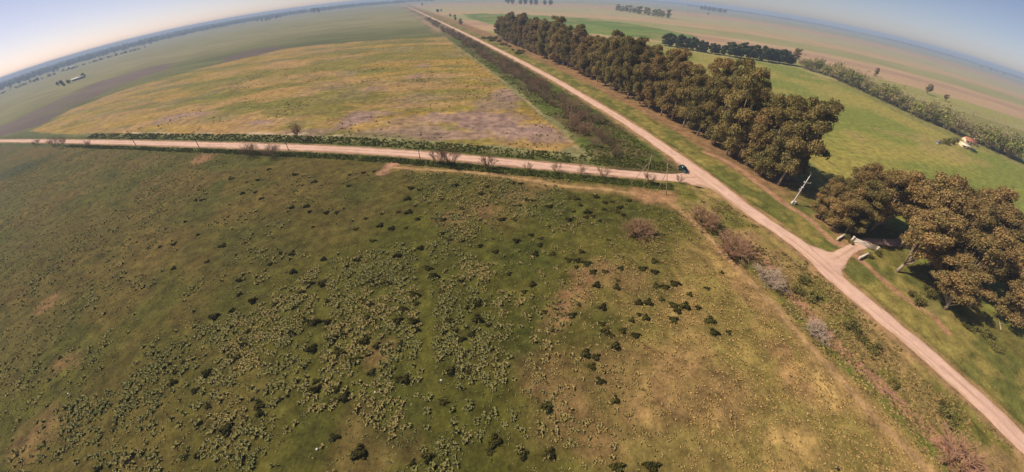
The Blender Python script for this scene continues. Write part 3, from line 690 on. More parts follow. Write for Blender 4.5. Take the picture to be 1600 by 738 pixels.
# --- bare bushes in the foreground verge
BIG = [branch_plant(460+k, 4.0, 3.8, 24, 3, 5, 0.085, pal) for k, pal in enumerate((((118,92,68),(164,130,100)), ((126,98,74),(178,138,110)), ((160,144,124),(200,178,154))))]
for px, py, s, sz, kd, lb in ((992,366,1.05,.9,0,'rounded bare brown bush standing alone in the green pasture'),(1093,350,1.1,1.1,0,'bare brown bush between cow path and main road, beside the junction poles'),(1140,397,1.25,1.15,1,'largest bare brown bush between cow path and main road'),(1196,440,.95,.75,2,'silvery grey bare bush at the head of the pink dry ditch'),(1274,524,.75,.55,2,'small silvery bare bush beside the pink dry ditch'),(1494,730,1.3,1.0,1,'pinkish bare bush at the lower end of the dry ditch')):
    shrub('bare_bush', BIG[kd], lb, None, at(px, py), s*1.18, px*0.11, sz*1.08)
LOW = [branch_plant(480+k, 1.6, 2.4, 16, 2, 5, 0.03, ((120,108,70),(150,134,92)), leafn=500, leafc=(112,106,56), leafs=0.22) for k in range(2)]
for px, py, s in ((1330,512,1.1),(1362,545,1.1),(1345,530,.8),(1270,465,1.1),(1245,455,.9),(1480,655,1.2),(1470,640,.9),(1395,600,.7),(1255,440,.9),(1430,470,1.3),(1450,460,1.2),(1520,515,1.0),(1540,525,1.1),(1510,510,.9),(1555,545,1.0)):
    shrub('scrubby_bush', LOW[px % 2], 'low olive scrubby bush in the verge beside the main road' if px != 1430 and px < 1500 and px != 1450 else 'low straw coloured scrubby bush on the grove side of the foot track', 'scrubby bushes of the road verge' if px != 1430 and px < 1500 and px != 1450 else 'scrubby bushes on the grove side', at(px, py), s, px*.3)
for i in range(26):
    p = along_main(rng.uniform(330, 480), rng.uniform(9, 24)); shrub('scrubby_bush', LOW[i % 2], 'low tan scrubby bush on the verge before the end of the eucalyptus belt', 'tan scrub at the far end of the belt', p, rng.uniform(1.0, 1.9), rng.uniform(0, 6.28))

# --- low dark bushes of the pasture
def dome_bush(seed, R_, H, n, pal):
    rg = np.random.default_rng(seed); d = unit(rg.normal(size=(n, 3))); d[:, 2] = np.abs(d[:, 2])
    lob = 1 + 0.3*np.sin(np.arctan2(d[:, 1], d[:, 0])*3+seed) + 0.15*np.sin(np.arctan2(d[:, 1], d[:, 0])*5+2*seed)
    P = d*np.array([R_, R_, H])*(lob*rg.uniform(0.15, 1, n)**0.45)[:, None]
    V, F = cards(P, d + rg.normal(0, 0.6, (n, 3)), 0.24*rg.uniform(0.6, 1.5, n), rg, 1.8)
    t = rg.uniform(0, 1, (n, 1)); c = (lin(pal[0])*(1-t)+lin(pal[1])*t)
    return mesh('low_bush', V, F, M_BUSH, np.repeat(c, 4, 0))
DB = [dome_bush(500+k, 1.0, 0.72, 420, ((54,54,22), (90,84,40))) for k in range(5)]
spots = []
def sp(x0, y0, s, L): spots.extend([(x0+a/s, y0+b/s) for a, b in L])
sp(400,300,2.7325,[(220,65),(345,92),(245,150),(428,158),(530,145),(580,158),(500,210),(690,118),(640,155),(800,122),(820,208),(795,180),(1050,118),(880,212),(290,285),(335,290),(435,290),(605,272),(630,320),(155,262),(110,262),(60,310),(160,340),(225,345),(190,425),(225,392),(285,390),(500,390),(555,388),(735,325),(755,360),(875,378),(790,425),(1020,260),(1080,355),(955,232),(170,490),(310,465),(465,468),(495,480),(630,500),(675,440),(685,475),(945,480),(900,495),(80,480),(210,550),(245,555),(305,552),(380,552),(480,530),(465,545),(605,550),(670,555),(690,590),(825,555),(945,545),(850,595),(990,568),(875,630),(920,610),(150,605),(325,628),(468,637),(375,610),(515,658),(620,650),(355,680),(475,690),(420,720),(240,670),(830,690),(895,690),(700,240)])
sp(800,300,2.7325,[(275,30),(160,58),(245,120),(320,88),(375,125),(470,100),(360,22),(500,40),(160,150),(85,182),(125,200),(175,267),(245,295),(280,297),(297,258),(410,205),(320,310),(345,345),(395,342),(450,378),(465,328),(360,400),(445,410),(275,325),(605,300),(605,345),(555,330),(650,410),(690,395),(615,405),(755,440),(830,415),(890,348),(635,460),(580,475),(540,475),(735,490),(705,510),(790,495),(690,485),(385,495),(140,512),(285,485),(255,528),(175,590),(540,525),(510,548),(570,540),(685,545),(470,592),(425,612),(400,595),(525,612),(440,660),(845,550),(860,600),(925,600),(315,692),(355,702),(385,562),(120,230),(20,210),(100,270),(50,430),(90,400)])
sp(0,468,2.7325,[(675,300),(735,355),(780,268),(830,392),(890,462),(965,560),(485,555),(975,240),(1030,195),(1010,250),(1080,430),(850,665),(790,672),(880,318),(910,320),(745,312),(620,430),(600,522),(405,478),(540,405),(510,435),(610,650),(550,690),(420,725),(915,75),(1060,130)])
sp(400,468,2.7325,[(610,340),(640,345),(800,438),(495,315),(255,350),(290,355),(260,385),(335,590),(440,655),(670,700),(735,675),(345,382),(375,422),(330,440),(1000,650),(1020,605),(910,305),(830,305),(15,455),(105,430),(20,490)])
sp(800,468,2.7325,[(340,285),(355,245),(315,232),(440,428),(375,345),(600,715),(45,660),(120,565),(150,460),(160,660),(450,720)])
sp(0,300,2.7325,[(630,238),(680,235),(740,225),(790,128),(575,290),(740,328),(845,185),(950,232),(885,300),(1025,380),(1020,438),(910,535),(990,510),(1080,465),(340,665),(260,710)])
sp(280,180,4.34,[(460,460),(540,445),(350,435),(130,510),(430,535),(520,530),(110,580),(150,578),(790,405),(920,455),(840,480),(610,372),(870,620),(770,630),(890,660),(1000,665),(1070,660),(560,570),(330,690)])
sp(530,180,4.34,[(75,410),(65,480),(240,385),(165,395),(490,500),(540,510),(600,550),(465,570),(515,618),(400,660),(470,660),(530,705),(700,715),(690,575),(780,480),(1000,485),(1025,520),(960,535),(875,460),(830,640),(760,680),(180,700),(290,670)])
sp(750,180,4.34,[(45,485),(70,520),(140,485),(220,455),(280,460),(330,575),(270,605),(490,570),(475,615),(610,565),(680,610),(790,555),(850,595),(730,660),(640,655),(770,690),(900,590),(970,680),(950,630),(145,705),(240,710),(605,710),(375,615),(720,695),(840,640),(930,660),(1010,580)])
SP = ats(spots); SZ = relief(SP[:, 0], SP[:, 1])
for i, p in enumerate(SP[:298]):
    o = obj('low_dark_bush', DB[int(rng.integers(0, 5))], None, (p[0], p[1], SZ[i]-0.08))
    s = rng.uniform(0.5, 0.98)*(0.62 if spots[i][0] < 260 else 1.0); o.scale = (s*rng.uniform(0.9, 1.4), s, s*rng.uniform(0.7, 1.0)); o.rotation_euler = (0, 0, rng.uniform(-0.5, 0.5))
    near = lambda P_, d_: abs(pdist(np.array([p[0]]), np.array([p[1]]), P_)[0]) < d_
    dist = lambda q, d_: np.hypot(*(p - at(*q))) < d_
    w_ = ('growing around the solitary bare brown bush' if dist((992, 366), 12) else 'dotted about the pinkish dry patch' if dist((915, 470), 11) else
          'close beside the pale cow path' if near(PATH, 9) else 'along the faded wheel track through the tussocks' if near(WHEEL, 6) else
          'lined up near the cross road ditch' if near(CROSSD, 20) else 'in the short narrow strip of bare green turf' if near(WHEEL2, 5) else
          'on the smooth olive turf away from the tussocks' if p[0] < -62 else 'in the straw coloured dry grass' if p[0] > 12 and p[1] < 42 else
          'in the green turf between tussocks and cow path' if p[0] > 4 else 'in the thick of the tussock patch')
    tag(o, 'low dark green bush ' + w_, 'bush', 'low dark bushes ' + w_)
# dark weedy undergrowth in the road ditches: far too dense to count
def weeds(name, P, rad, seed, pal, label, cat):
    rg = np.random.default_rng(seed); n = len(P); per = 14
    d = unit(rg.normal(size=(n, per, 3))); d[..., 2] = np.abs(d[..., 2])
    h = rg.uniform(0.5, 1.0, (n, 1)); Z = relief(P[:, 0], P[:, 1])
    C_ = np.concatenate([P, Z[:, None]], 1)[:, None, :] + d*(rad*np.array([1, 1, 0.75]))[None, None, :]*h[..., None]*rg.uniform(0.3, 1, (n, per, 1))
    V, F = cards(C_.reshape(-1, 3), (d + rg.normal(0, 0.6, d.shape)).reshape(-1, 3), 0.34*rg.uniform(0.6, 1.4, n*per), rg, 1.7)
    t = np.repeat(rg.uniform(0, 1, (n, 1)), per, 0)*0.7 + rg.uniform(0, 0.3, (n*per, 1)); c = lin(pal[0])*(1-t)+lin(pal[1])*t
    o = stuff(obj(name, mesh(name, V, F, M_BUSH, np.repeat(c, 4, 0)))); return tag(o, label, cat)
n = 10500; u = rng.uniform(0, 1, n); L_ = np.r_[0, np.cumsum(np.hypot(*np.diff(CROSSS, axis=0).T))]
k0 = np.interp(60, L_, L_)
tt = L_[-1] - 12 - (u**1.4)*360; cx = np.interp(tt, L_, CROSSS[:, 0]); cy = np.interp(tt, L_, CROSSS[:, 1])
side = np.where(rng.uniform(size=n) < 0.5, 1.0, -1.0); off = np.where(side > 0, rng.uniform(4.6, 8.8, n), -rng.uniform(4.8, 12.5, n)**1.0)
P = np.stack([cx + off*(-0.18), cy - off*0.98], 1)
keep = fbm(P[:, 0], P[:, 1], 6, 611, 3) > 0.30 + 0.45*(rng.uniform(size=n)-0.3)
dmw, dcw = fld(P[:, 0], P[:, 1]); keep &= (np.abs(dcw) > 4.2) & (dmw < -7)
weeds('ditch_weeds', P[keep], 0.5, 12, ((70,76,32), (104,108,50)), 'dark green weeds crowding the ditches along the cross road', 'weeds')
n = 5200; yy = 95 + 330*rng.uniform(size=n)**1.5; xx = np.interp(yy, MAINS[:, 1], MAINS[:, 0]); dd = -rng.uniform(7, 34.5, n)
P = np.stack([xx + dd*0.96, yy + dd*0.28], 1); keep = (fbm(P[:, 0], P[:, 1], 7, 621, 3) > 0.47)
dmw, dcw = fld(P[:, 0], P[:, 1]); keep &= (dcw < -5) & (dmw < -5)
weeds('hedge_weeds', P[keep], 0.55, 13, ((86,86,42), (112,114,54)), 'green weeds growing among the leafless hedge shrubs', 'weeds')
n = 3600; yy = rng.uniform(0, 82, n); xx = np.interp(yy, MAINS[:, 1], MAINS[:, 0]); dd = -rng.uniform(4, 24.5, n)
P = np.stack([xx + dd*0.96, yy + dd*0.28], 1); keep = fbm(P[:, 0], P[:, 1], 7, 631, 3) > 0.48 + 0.18*rng.uniform(size=n)
weeds('verge_weeds', P[keep], 0.40, 14, ((138,124,70), (190,162,108)), 'olive weeds in clumps on the near verge of the main road', 'weeds')

n = 2600; P = np.stack([rng.uniform(-260, 30, n), rng.uniform(112, 330, n)], 1)
dmw, dcw = fld(P[:, 0], P[:, 1]); keep = inpoly(P[:, 0], P[:, 1], GOLD) & (dmw < -37) & (dcw < -12) & (fbm(P[:, 0], P[:, 1], 22, 641, 3) + 0.22*sstep(-110, -40, dmw) > 0.56 + 0.12*rng.uniform(size=n))
weeds('field_weeds', P[keep], 0.65, 15, ((112,110,48), (142,128,60)), 'scattered green weeds in the golden field', 'weeds')

# --- tussock grass of the pasture
def tussocks(P, rad, hgt, blades, wid, seed, c0, c1, size=1.0):
    rg = np.random.default_rng(seed); n = len(P); Z = relief(P[:, 0], P[:, 1]) - 0.04
    a = rg.uniform(0, 2*math.pi, (n, blades)); sp_ = rg.uniform(0.15, 1.0, (n, blades)); sc_ = rg.uniform(0.65, 1.35, (n, 1))*np.broadcast_to(size, (n,))[:, None]
    base = np.stack([np.cos(a)*rad*0.35*sp_*sc_, np.sin(a)*rad*0.35*sp_*sc_, np.zeros_like(a)], -1)
    mid = np.stack([np.cos(a)*rad*0.75*sp_*sc_, np.sin(a)*rad*0.75*sp_*sc_, hgt*sc_*(1.0-0.25*sp_)*rg.uniform(0.7, 1.1, a.shape)], -1)
    tip = np.stack([np.cos(a)*rad*1.25*sp_*sc_, np.sin(a)*rad*1.25*sp_*sc_, hgt*sc_*(1.05-0.75*sp_**2)*rg.uniform(0.7, 1.1, a.shape)], -1)
    s = np.stack([-np.sin(a), np.cos(a), np.zeros_like(a)], -1)*wid*rg.uniform(0.7, 1.3, a.shape)[..., None]*np.broadcast_to(size, (n,))[:, None, None]**0.6
    O = np.concatenate([P, Z[:, None]], 1)[:, None, :]
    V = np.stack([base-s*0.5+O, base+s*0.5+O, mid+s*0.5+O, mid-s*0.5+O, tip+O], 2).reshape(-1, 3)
    k = np.arange(n*blades)*5
    F4 = np.stack([k, k+1, k+2, k+3], 1); F3 = np.stack([k+3, k+2, k+4], 1)
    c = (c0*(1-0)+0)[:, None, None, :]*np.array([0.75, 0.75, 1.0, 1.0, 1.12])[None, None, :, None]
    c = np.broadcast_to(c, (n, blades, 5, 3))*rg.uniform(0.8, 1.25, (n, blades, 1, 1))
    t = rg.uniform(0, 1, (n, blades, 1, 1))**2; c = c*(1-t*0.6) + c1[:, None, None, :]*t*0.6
    return V, F4, F3, c.reshape(-1, 3)
def scatter(n, seed, box, power=1.0, thr=0.0):
    rg = np.random.default_rng(seed); x = rg.uniform(box[0], box[1], n); y = rg.uniform(box[2], box[3], n)
    dm, dc = fld(x, y); d = tuft_density(x, y, dm, dc); k = rg.uniform(size=n) < d**power
    vis = (np.abs(x) < 2.4*y + 95)
    return np.stack([x, y], 1)[k & vis]
def tuft_colours(P, seed):
    g = lin((136,133,80))[None]; tn = lin((186,156,98))[None]; dk = lin((108,112,62))[None]
    f = fbm(P[:, 0], P[:, 1], 10, seed, 3); h = _hash(np.floor(P[:, 0]*10), np.floor(P[:, 1]*10), seed)
    r = sstep(-10, 45, P[:, 0])*sstep(80, 50, P[:, 1])
    t = np.clip(sstep(0.46, 0.70, f)*0.35 + 0.28*(h-0.4) + 0.75*r, 0, 1)
    c = lerp(g, tn, t); return lerp(c, np.broadcast_to(dk, c.shape), np.clip(0.6*sstep(0.5, 0.3, f), 0, 1)*(1-r)), lerp(np.broadcast_to(lin((170,160,108)), c.shape), np.broadcast_to(tn, c.shape), r)
def dry(P): return sstep(0, 30, P[:, 0])*sstep(75, 45, P[:, 1])
parts = []
Pt = scatter(32000, 21, (-150, 75, -3, 104), 1.35); print('tussocks', len(Pt))
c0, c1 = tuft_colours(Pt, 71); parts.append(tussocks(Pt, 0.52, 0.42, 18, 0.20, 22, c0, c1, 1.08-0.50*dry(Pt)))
Ps = scatter(50000, 23, (-170, 80, -4, 106), 0.5); print('tufts', len(Ps))
c0, c1 = tuft_colours(Ps, 73); parts.append(tussocks(Ps, 0.30, 0.20, 5, 0.17, 24, c0*(0.75+0.5*_hash(np.floor(Ps[:, 0]*7), np.floor(Ps[:, 1]*7), 5))[:, None], c1*0.95, 1+0.25*dry(Ps)))
rg_ = np.random.default_rng(29); Pf = np.stack([rg_.uniform(-310, -105, 15000), rg_.uniform(10, 175, 15000)], 1); _dm, _dc = fld(Pf[:, 0], Pf[:, 1])
Pf = Pf[(_dc > 9) & (rg_.uniform(size=15000) < 0.2 + 0.5*sstep(0.42, 0.66, fbm(Pf[:, 0], Pf[:, 1], 16, 88, 3)))]; c0, c1 = tuft_colours(Pf, 75); print('far tufts', len(Pf))
parts.append(tussocks(Pf, 0.42, 0.30, 5, 0.3, 28, c0*0.9, c1*0.9))
V = []; F4 = []; F3 = []; Cc = []; o_ = 0
for a, b, c, d in parts: V.append(a); F4.append(b+o_); F3.append(c+o_); Cc.append(d); o_ += len(a)
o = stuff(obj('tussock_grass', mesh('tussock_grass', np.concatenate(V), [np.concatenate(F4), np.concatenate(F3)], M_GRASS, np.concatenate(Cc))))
tag(o, 'rough olive and straw tussock grass covering the pasture', 'grass')

# --- hazy woods on the horizon: far masses of trees that nobody could count
def wood(name, L, H, depth, seed, label, pal=((44,54,30), (66,72,42))):
    rg = np.random.default_rng(seed); P = spline(L, 10); s_ = np.r_[0, np.cumsum(np.hypot(*np.diff(P, axis=0).T))]
    n = int(min(s_[-1]*depth/500.0 + s_[-1]/9.0, 4200)); t = rg.uniform(0, s_[-1], n)
    c = np.stack([np.interp(t, s_, P[:, 0]), np.interp(t, s_, P[:, 1])], 1) + rg.normal(0, depth, (n, 2))
    dens = vnoise(t, t*0, 160.0, seed); hh = H*rg.uniform(0.55, 1.1, n)*(0.45+0.75*dens)
    per = 9; d = unit(rg.normal(size=(n, per, 3)))
    C_ = np.concatenate([c, (hh*0.5)[:, None]], 1)[:, None, :] + d*np.stack([hh*0.55, hh*0.55, hh*0.5], 1)[:, None, :]*rg.uniform(0.5, 1, (n, per, 1))
    V, F = cards(C_.reshape(-1, 3), (d + rg.normal(0, 0.5, d.shape)).reshape(-1, 3), np.repeat(hh*0.5, per)*rg.uniform(0.7, 1.3, n*per), rg, 1.3)
    k = np.repeat(rg.uniform(0, 1, (n, 1)), per, 0); cc = lin(pal[0])*(1-k)+lin(pal[1])*k
    o = stuff(obj(name, mesh(name, V, F, M_LEAF, np.repeat(cc, 4, 0)))); tag(o, label, 'woodland')
def arc(a0, a1, r0, r1, n=9): return np.array([(math.sin(R(a))*r, math.cos(R(a))*r) for a, r in zip(np.linspace(a0, a1, n), np.linspace(r0, r1, n))])
wood('distant_wood', arc(-90, -14, 2700, 4600), 25, 260, 700, 'bluish hazy wood along the left horizon beyond the ploughed strip')
wood('distant_wood', arc(-90, -30, 5000, 6200), 24, 420, 704, 'farthest bluish wood filling the plain up to the left horizon')
wood('distant_wood', arc(-72, -50, 2000, 2300, 5), 10, 25, 701, 'broken hazy tree line before the bluish wood on the left')
wood('distant_wood', arc(-20, 30, 7200, 7600), 20, 120, 702, 'faint hazy wood closing the plain at the far end of the main road')
wood('distant_wood', arc(26, 84, 5600, 6600), 18, 110, 703, 'faint grey wood along the right horizon beyond the stubble fields')

# ------------------------------------------------------------------ poles
def pole(name, label, group, base, top, r0, r1, mat, extras=None):
    b = np.array([base[0], base[1], zat(base[:2])-0.3]); tp = np.array(top, float) - b
    t = thing(name, label, 'pole', tuple(b), 0, group)
    mb = MB(); mb.tube([tp*k for k in np.linspace(0, 1, 6)], np.linspace(r0, r1, 6), 8); mb.build('shaft', mat, t, True)
    return t, tp
for px, py, tx, ty, h, lb in ((212,228,199,207,8.0,'slanting dark utility pole across the pale far stretch of the cross road'),(311,231,299.6,210,7.2,'dark utility pole before the salt white field edge beyond the cross road'),(451.7,235,446.5,223.5,3.6,'short dark pole beside the thick twin shrubs at the cross road'),(656.3,248,654,234,3.9,'short dark pole at the cross road beside the pair of bare trees')):
    b = at(px, py); tp = at(tx, ty, h); t, v = pole('utility_pole', lb, None, b, (*tp, h), 0.17 if h > 5 else 0.15, 0.12, M_DWOOD)
    if h > 5: MB().box(v + np.array([0, 0, -0.4]), (1.5, 0.12, 0.14), 0.3).build('crossarm', M_DWOOD, t)
    MB().box(v + np.array([0, 0, 0.04]), (0.3, 0.3, 0.1), 0.2, 0.8).build('cap', M_DWOOD, t)
def braced(label, pb, pt, sb, stp, h, hs):
    b = at(*pb); tp = at(*pt, h); t, v = pole('braced_pole', label, None, b, (*tp, h), 0.13, 0.09, M_WOOD)
    s0 = at(*sb); s1 = at(*stp, hs); o = np.array(t.location)
    p0 = np.array([s0[0], s0[1], zat(s0)-0.2]) - o; k = hs/h; p1 = v*k
    mb = MB(); mb.tube([p0*(1-q)+p1*q for q in np.linspace(0, 1, 5)], np.linspace(0.10, 0.08, 5), 7); mb.build('brace', M_WOOD, t, True)
    MB().box(v + np.array([0, 0, -0.35]), (1.3, 0.11, 0.13), 0.9).build('crossarm', M_WOOD, t)
    for q in (-0.5, 0, 0.5):
        MB().tube([v + np.array([q*math.cos(.9), q*math.sin(.9), -0.28]), v + np.array([q*math.cos(.9), q*math.sin(.9), -0.05])], [0.06, 0.04], 6).build('insulator', M_CONC, t)
braced('pale wooden pole with a slanting brace beside the bare patch of the junction corner', (1041,305), (1042.5,256), (1027.5,296), (1040.5,266), 9.6, 7.6)
braced('pale wooden pole with a long slanting brace standing over the cross road near the junction', (1005,289.5), (1017.5,245.5), (985,286.5), (1015.5,252), 9.2, 7.8)
t, v = pole('utility_pole', 'thin pale post rising out of the leafless hedge beside the main road', None, at(890,190), (*(at(890,190)+np.array([.3,.2])), 7.5), 0.15, 0.11, M_WOOD)
MB().box(v + np.array([0, 0, -0.3]), (1.3, 0.11, 0.13), 0.3).build('crossarm', M_WOOD, t)
b = at(1237.5, 319); t, v = pole('transformer_pole', 'pale concrete transformer pole on a white block between tree belt and grove', None, b, (b[0]+0.5, b[1]-0.3, 10.6), 0.21, 0.13, M_CONC)
dr = np.array([0.92, -0.39])
MB().box(np.array([1.0, 0.35, 0.75]), (1.7, 1.3, 1.0), 0.3, 0.86, 0.06).build('concrete_block', M_WHITE, t)
MB().box(v*0.79 + np.array([0.55, -0.2, 0]), (2.4, 0.22, 0.22), -0.4).build('crossarm', M_CONC, t)
MB().box(v*0.52 + np.array([0.1, 0.42, 0.0]), (0.7, 0.55, 0.95), 0.3, 1.0, 0.05).build('transformer', M_METAL, t)
MB().box(v*0.62 + np.array([0.0, 0.0, 0.0]), (0.85, 0.5, 0.3), -0.4, 1.0, 0.03).build('bracket', M_CONC, t)
for q in (-0.45, 0.35, 1.3): MB().tube([v*0.79 + np.array([q, -q*0.42+0.03, 0.1]), v*0.79 + np.array([q, -q*0.42+0.03, 0.42])], [0.09, 0.06], 6).build('insulator', M_WHITE, t)
MB().tube([v + np.array([0, 0, -0.05]), v + np.array([0.05, 0, 0.55])], [0.08, 0.05], 6).build('insulator', M_WHITE, t)

# ------------------------------------------------------------------ white ranch entrance
gl, gr_ = at(1331, 377), at(1369, 393); gd = gr_ - gl; GL = np.hypot(*gd); ga = math.atan2(gd[1], gd[0])
g = thing('ranch_gate', 'white wooden ranch gate with thick pillars at the driveway entrance', 'gate', (gl[0], gl[1], zat(gl)-0.05), ga)
for x in (0.0, GL):
    pl = MB().box((x, 0, 0.8), (0.5, 0.5, 1.7), 0, 0.94, 0.04).build('pillar', M_WHITE, g)
    MB().box((x, 0, 1.7), (0.64, 0.64, 0.12), 0, 0.9, 0.03).build('cap', M_WHITE, pl)
for k in range(6): MB().box((GL/2, 0, 0.25+0.23*k), (GL-0.55, 0.12, 0.15)).build('plank', M_WHITE, g)
for x in (0.55, GL/2, GL-0.55): MB().box((x, 0.10, 0.8), (0.16, 0.07, 1.45)).build('upright', M_WHITE, g)
MB().tube([(0.6, -0.10, 0.2), (GL/2, -0.10, 1.4)], 0.07, 4).build('brace', M_WHITE, g); MB().tube([(GL-0.6, -0.10, 0.2), (GL/2, -0.10, 1.4)], 0.07, 4).build('brace', M_WHITE, g)
for (a_, b_, lb) in (((1308,376), (1319,369), 'low white wing wall of the entrance on the transformer pole side'), ((1342,406), (1356,399), 'low white wing wall of the entrance on the foot track side')):
    p, q = at(*a_), at(*b_); m_ = (p+q)/2; L_w = np.hypot(*(q-p))
    wv = thing('wing_wall', lb, 'wall', (m_[0], m_[1], zat(m_)-0.1), math.atan2((q-p)[1], (q-p)[0]))
    MB().box((0, 0, 0.45), (L_w, 0.4, 0.9), 0, 0.98, 0.05).build('wall_body', M_WALL, wv); MB().box((0, 0, 0.93), (L_w+0.15, 0.52, 0.1), 0, 0.96, 0.02).build('coping', M_WHITE, wv)
    MB().box((-L_w/2+0.25, 0, 0.55), (0.48, 0.48, 1.3), 0, 0.97, 0.03).build('end_pier', M_WALL, wv)
for px, py, s in ((1322,372,.9),(1330,381,.7),(1358,402,.9),(1372,398,1.0)):
    shrub('garden_shrub', LOW[px % 2], 'small yellowish shrub growing against the white ranch entrance', 'small shrubs at the white entrance', at(px, py), s*0.7, px*.2, s*0.9)

# ------------------------------------------------------------------ vehicles
M_CARP = plain('dark_teal_paint', (34,58,60), 0.3, 0.2, 0.06, spec=0.6); M_CARG = plain('dark_green_paint', (38,58,48), 0.3, 0.2, 0.06)
M_GLASS = plain('dark_glass', (24,30,34), 0.08, 0.0, 0.05, spec=0.8); M_TYRE = plain('tyre_rubber', (24,23,22), 0.9); M_LAMP = plain('lamp_glass', (225,225,215), 0.2); M_RED = plain('tail_lamp', (130,22,18), 0.25)
M_ROOFLIT = plain('highlit_roof_paint', (74,92,92), 0.4, 0.2, 0.1)  # paler copy of the teal paint: roof highlight put into the colour
def car(name, label, p, rz, paint, scale=1.0):
    t = thing(name, label, 'car', (p[0], p[1], zat(p)+0.13), rz)
    t.scale = (scale,)*3
    # lofted body: cross sections along x (length)
    S = [(-2.15,.55,.62,.72),(-2.05,.42,.95,.82),(-1.5,.38,1.02,.87),(-0.6,.36,1.03,.89),(0.5,.36,1.03,.89),(1.1,.36,1.0,.88),(1.75,.38,.92,.85),(2.1,.42,.80,.76),(2.2,.52,.66,.66)]
    V = []
    for x, z0, z1, hw in S: V += [(x,-hw*.92,z0),(x,-hw,z0+.18),(x,-hw,z1-.12),(x,-hw*.88,z1),(x,hw*.88,z1),(x,hw,z1-.12),(x,hw,z0+.18),(x,hw*.92,z0)]
    F = []
    n = len(S)
    for i in range(n-1):
        for k in range(8): F.append((8*i+k, 8*i+(k+1)%8, 8*i+8+(k+1)%8, 8*i+8+k))
    F += [(0,1,2,3),(0,3,4,7),(4,5,6,7)] + [tuple(8*(n-1)+q for q in f) for f in ((3,2,1,0),(7,4,3,0),(7,6,5,4))]
    MB().add(V, F).build('body', paint, t, True)
    def loft(S4, nm, mat):
        V = []; 
        for x, z, hw in S4: V += [(x,-hw,z),(x,hw,z)]
        return V
    cab = [(-1.95,1.0,.80),(-1.55,1.55,.66),(0.15,1.6,.66),(0.95,1.0,.78)]
    V = [(-1.95,-.80,.98),(-1.95,.80,.98),(-1.55,-.66,1.54),(-1.55,.66,1.54),(0.2,-.66,1.56),(0.2,.66,1.56),(1.0,-.78,.98),(1.0,.78,.98)]
    MB().add(V, [(0,1,3,2),(4,5,7,6),(0,2,4,6),(1,7,5,3),(0,6,7,1),(2,3,5,4)]).build('cabin_glass', M_GLASS, t)
    MB().box((-0.68, 0, 1.60), (1.95, 1.36, 0.09), 0, 0.95, 0.03).build('roof', M_ROOFLIT if paint is M_CARP else paint, t)
    for s in (-1, 1):
        for a_, b_ in (((-1.93, .81, 1.0), (-1.52, .675, 1.56)), ((-0.62, .80, 1.0), (-0.62, .675, 1.57)), ((1.0, .79, 1.0), (0.22, .675, 1.57))):
            MB().tube([(a_[0], s*a_[1], a_[2]), (b_[0], s*b_[1], b_[2])], 0.05, 4).build('pillar', paint, t)
        for x in (-1.38, 1.36):
            wh = MB().tube([(x, s*0.70, .20), (x, s*0.92, .20)], 0.33, 18).build('wheel', M_TYRE, t, False)
            MB().tube([(x, s*0.90, .20), (x, s*0.935, .20)], 0.20, 12).build('rim', M_METAL, wh)
        MB().box((2.13, s*0.55, .68), (0.14, 0.34, 0.16), 0, 1, 0.02).build('headlight', M_LAMP, t)
        MB().box((-2.12, s*0.62, .80), (0.10, 0.22, 0.24), 0, 1, 0.02).build('tail_light', M_RED, t)
        MB().box((0.75, s*0.98, 1.02), (0.14, 0.2, 0.13), 0, 1, 0.02).build('wing_mirror', paint, t)
    MB().box((2.2, 0, .42), (0.16, 1.5, 0.24), 0, 1, 0.03).build('bumper', M_TYRE, t); MB().box((-2.17, 0, .48), (0.16, 1.5, 0.24), 0, 1, 0.03).build('bumper', M_TYRE, t)
    return t
T_ = unit(MAINS[np.argmin(np.abs(MAINS[:, 1]-98))-1] - MAINS[np.argmin(np.abs(MAINS[:, 1]-98))+1])
car('parked_car', 'dark teal car on the pale dirt at the road junction', at(1066.5, 267), math.atan2(T_[1], T_[0])-0.12, M_CARP, 1.06)

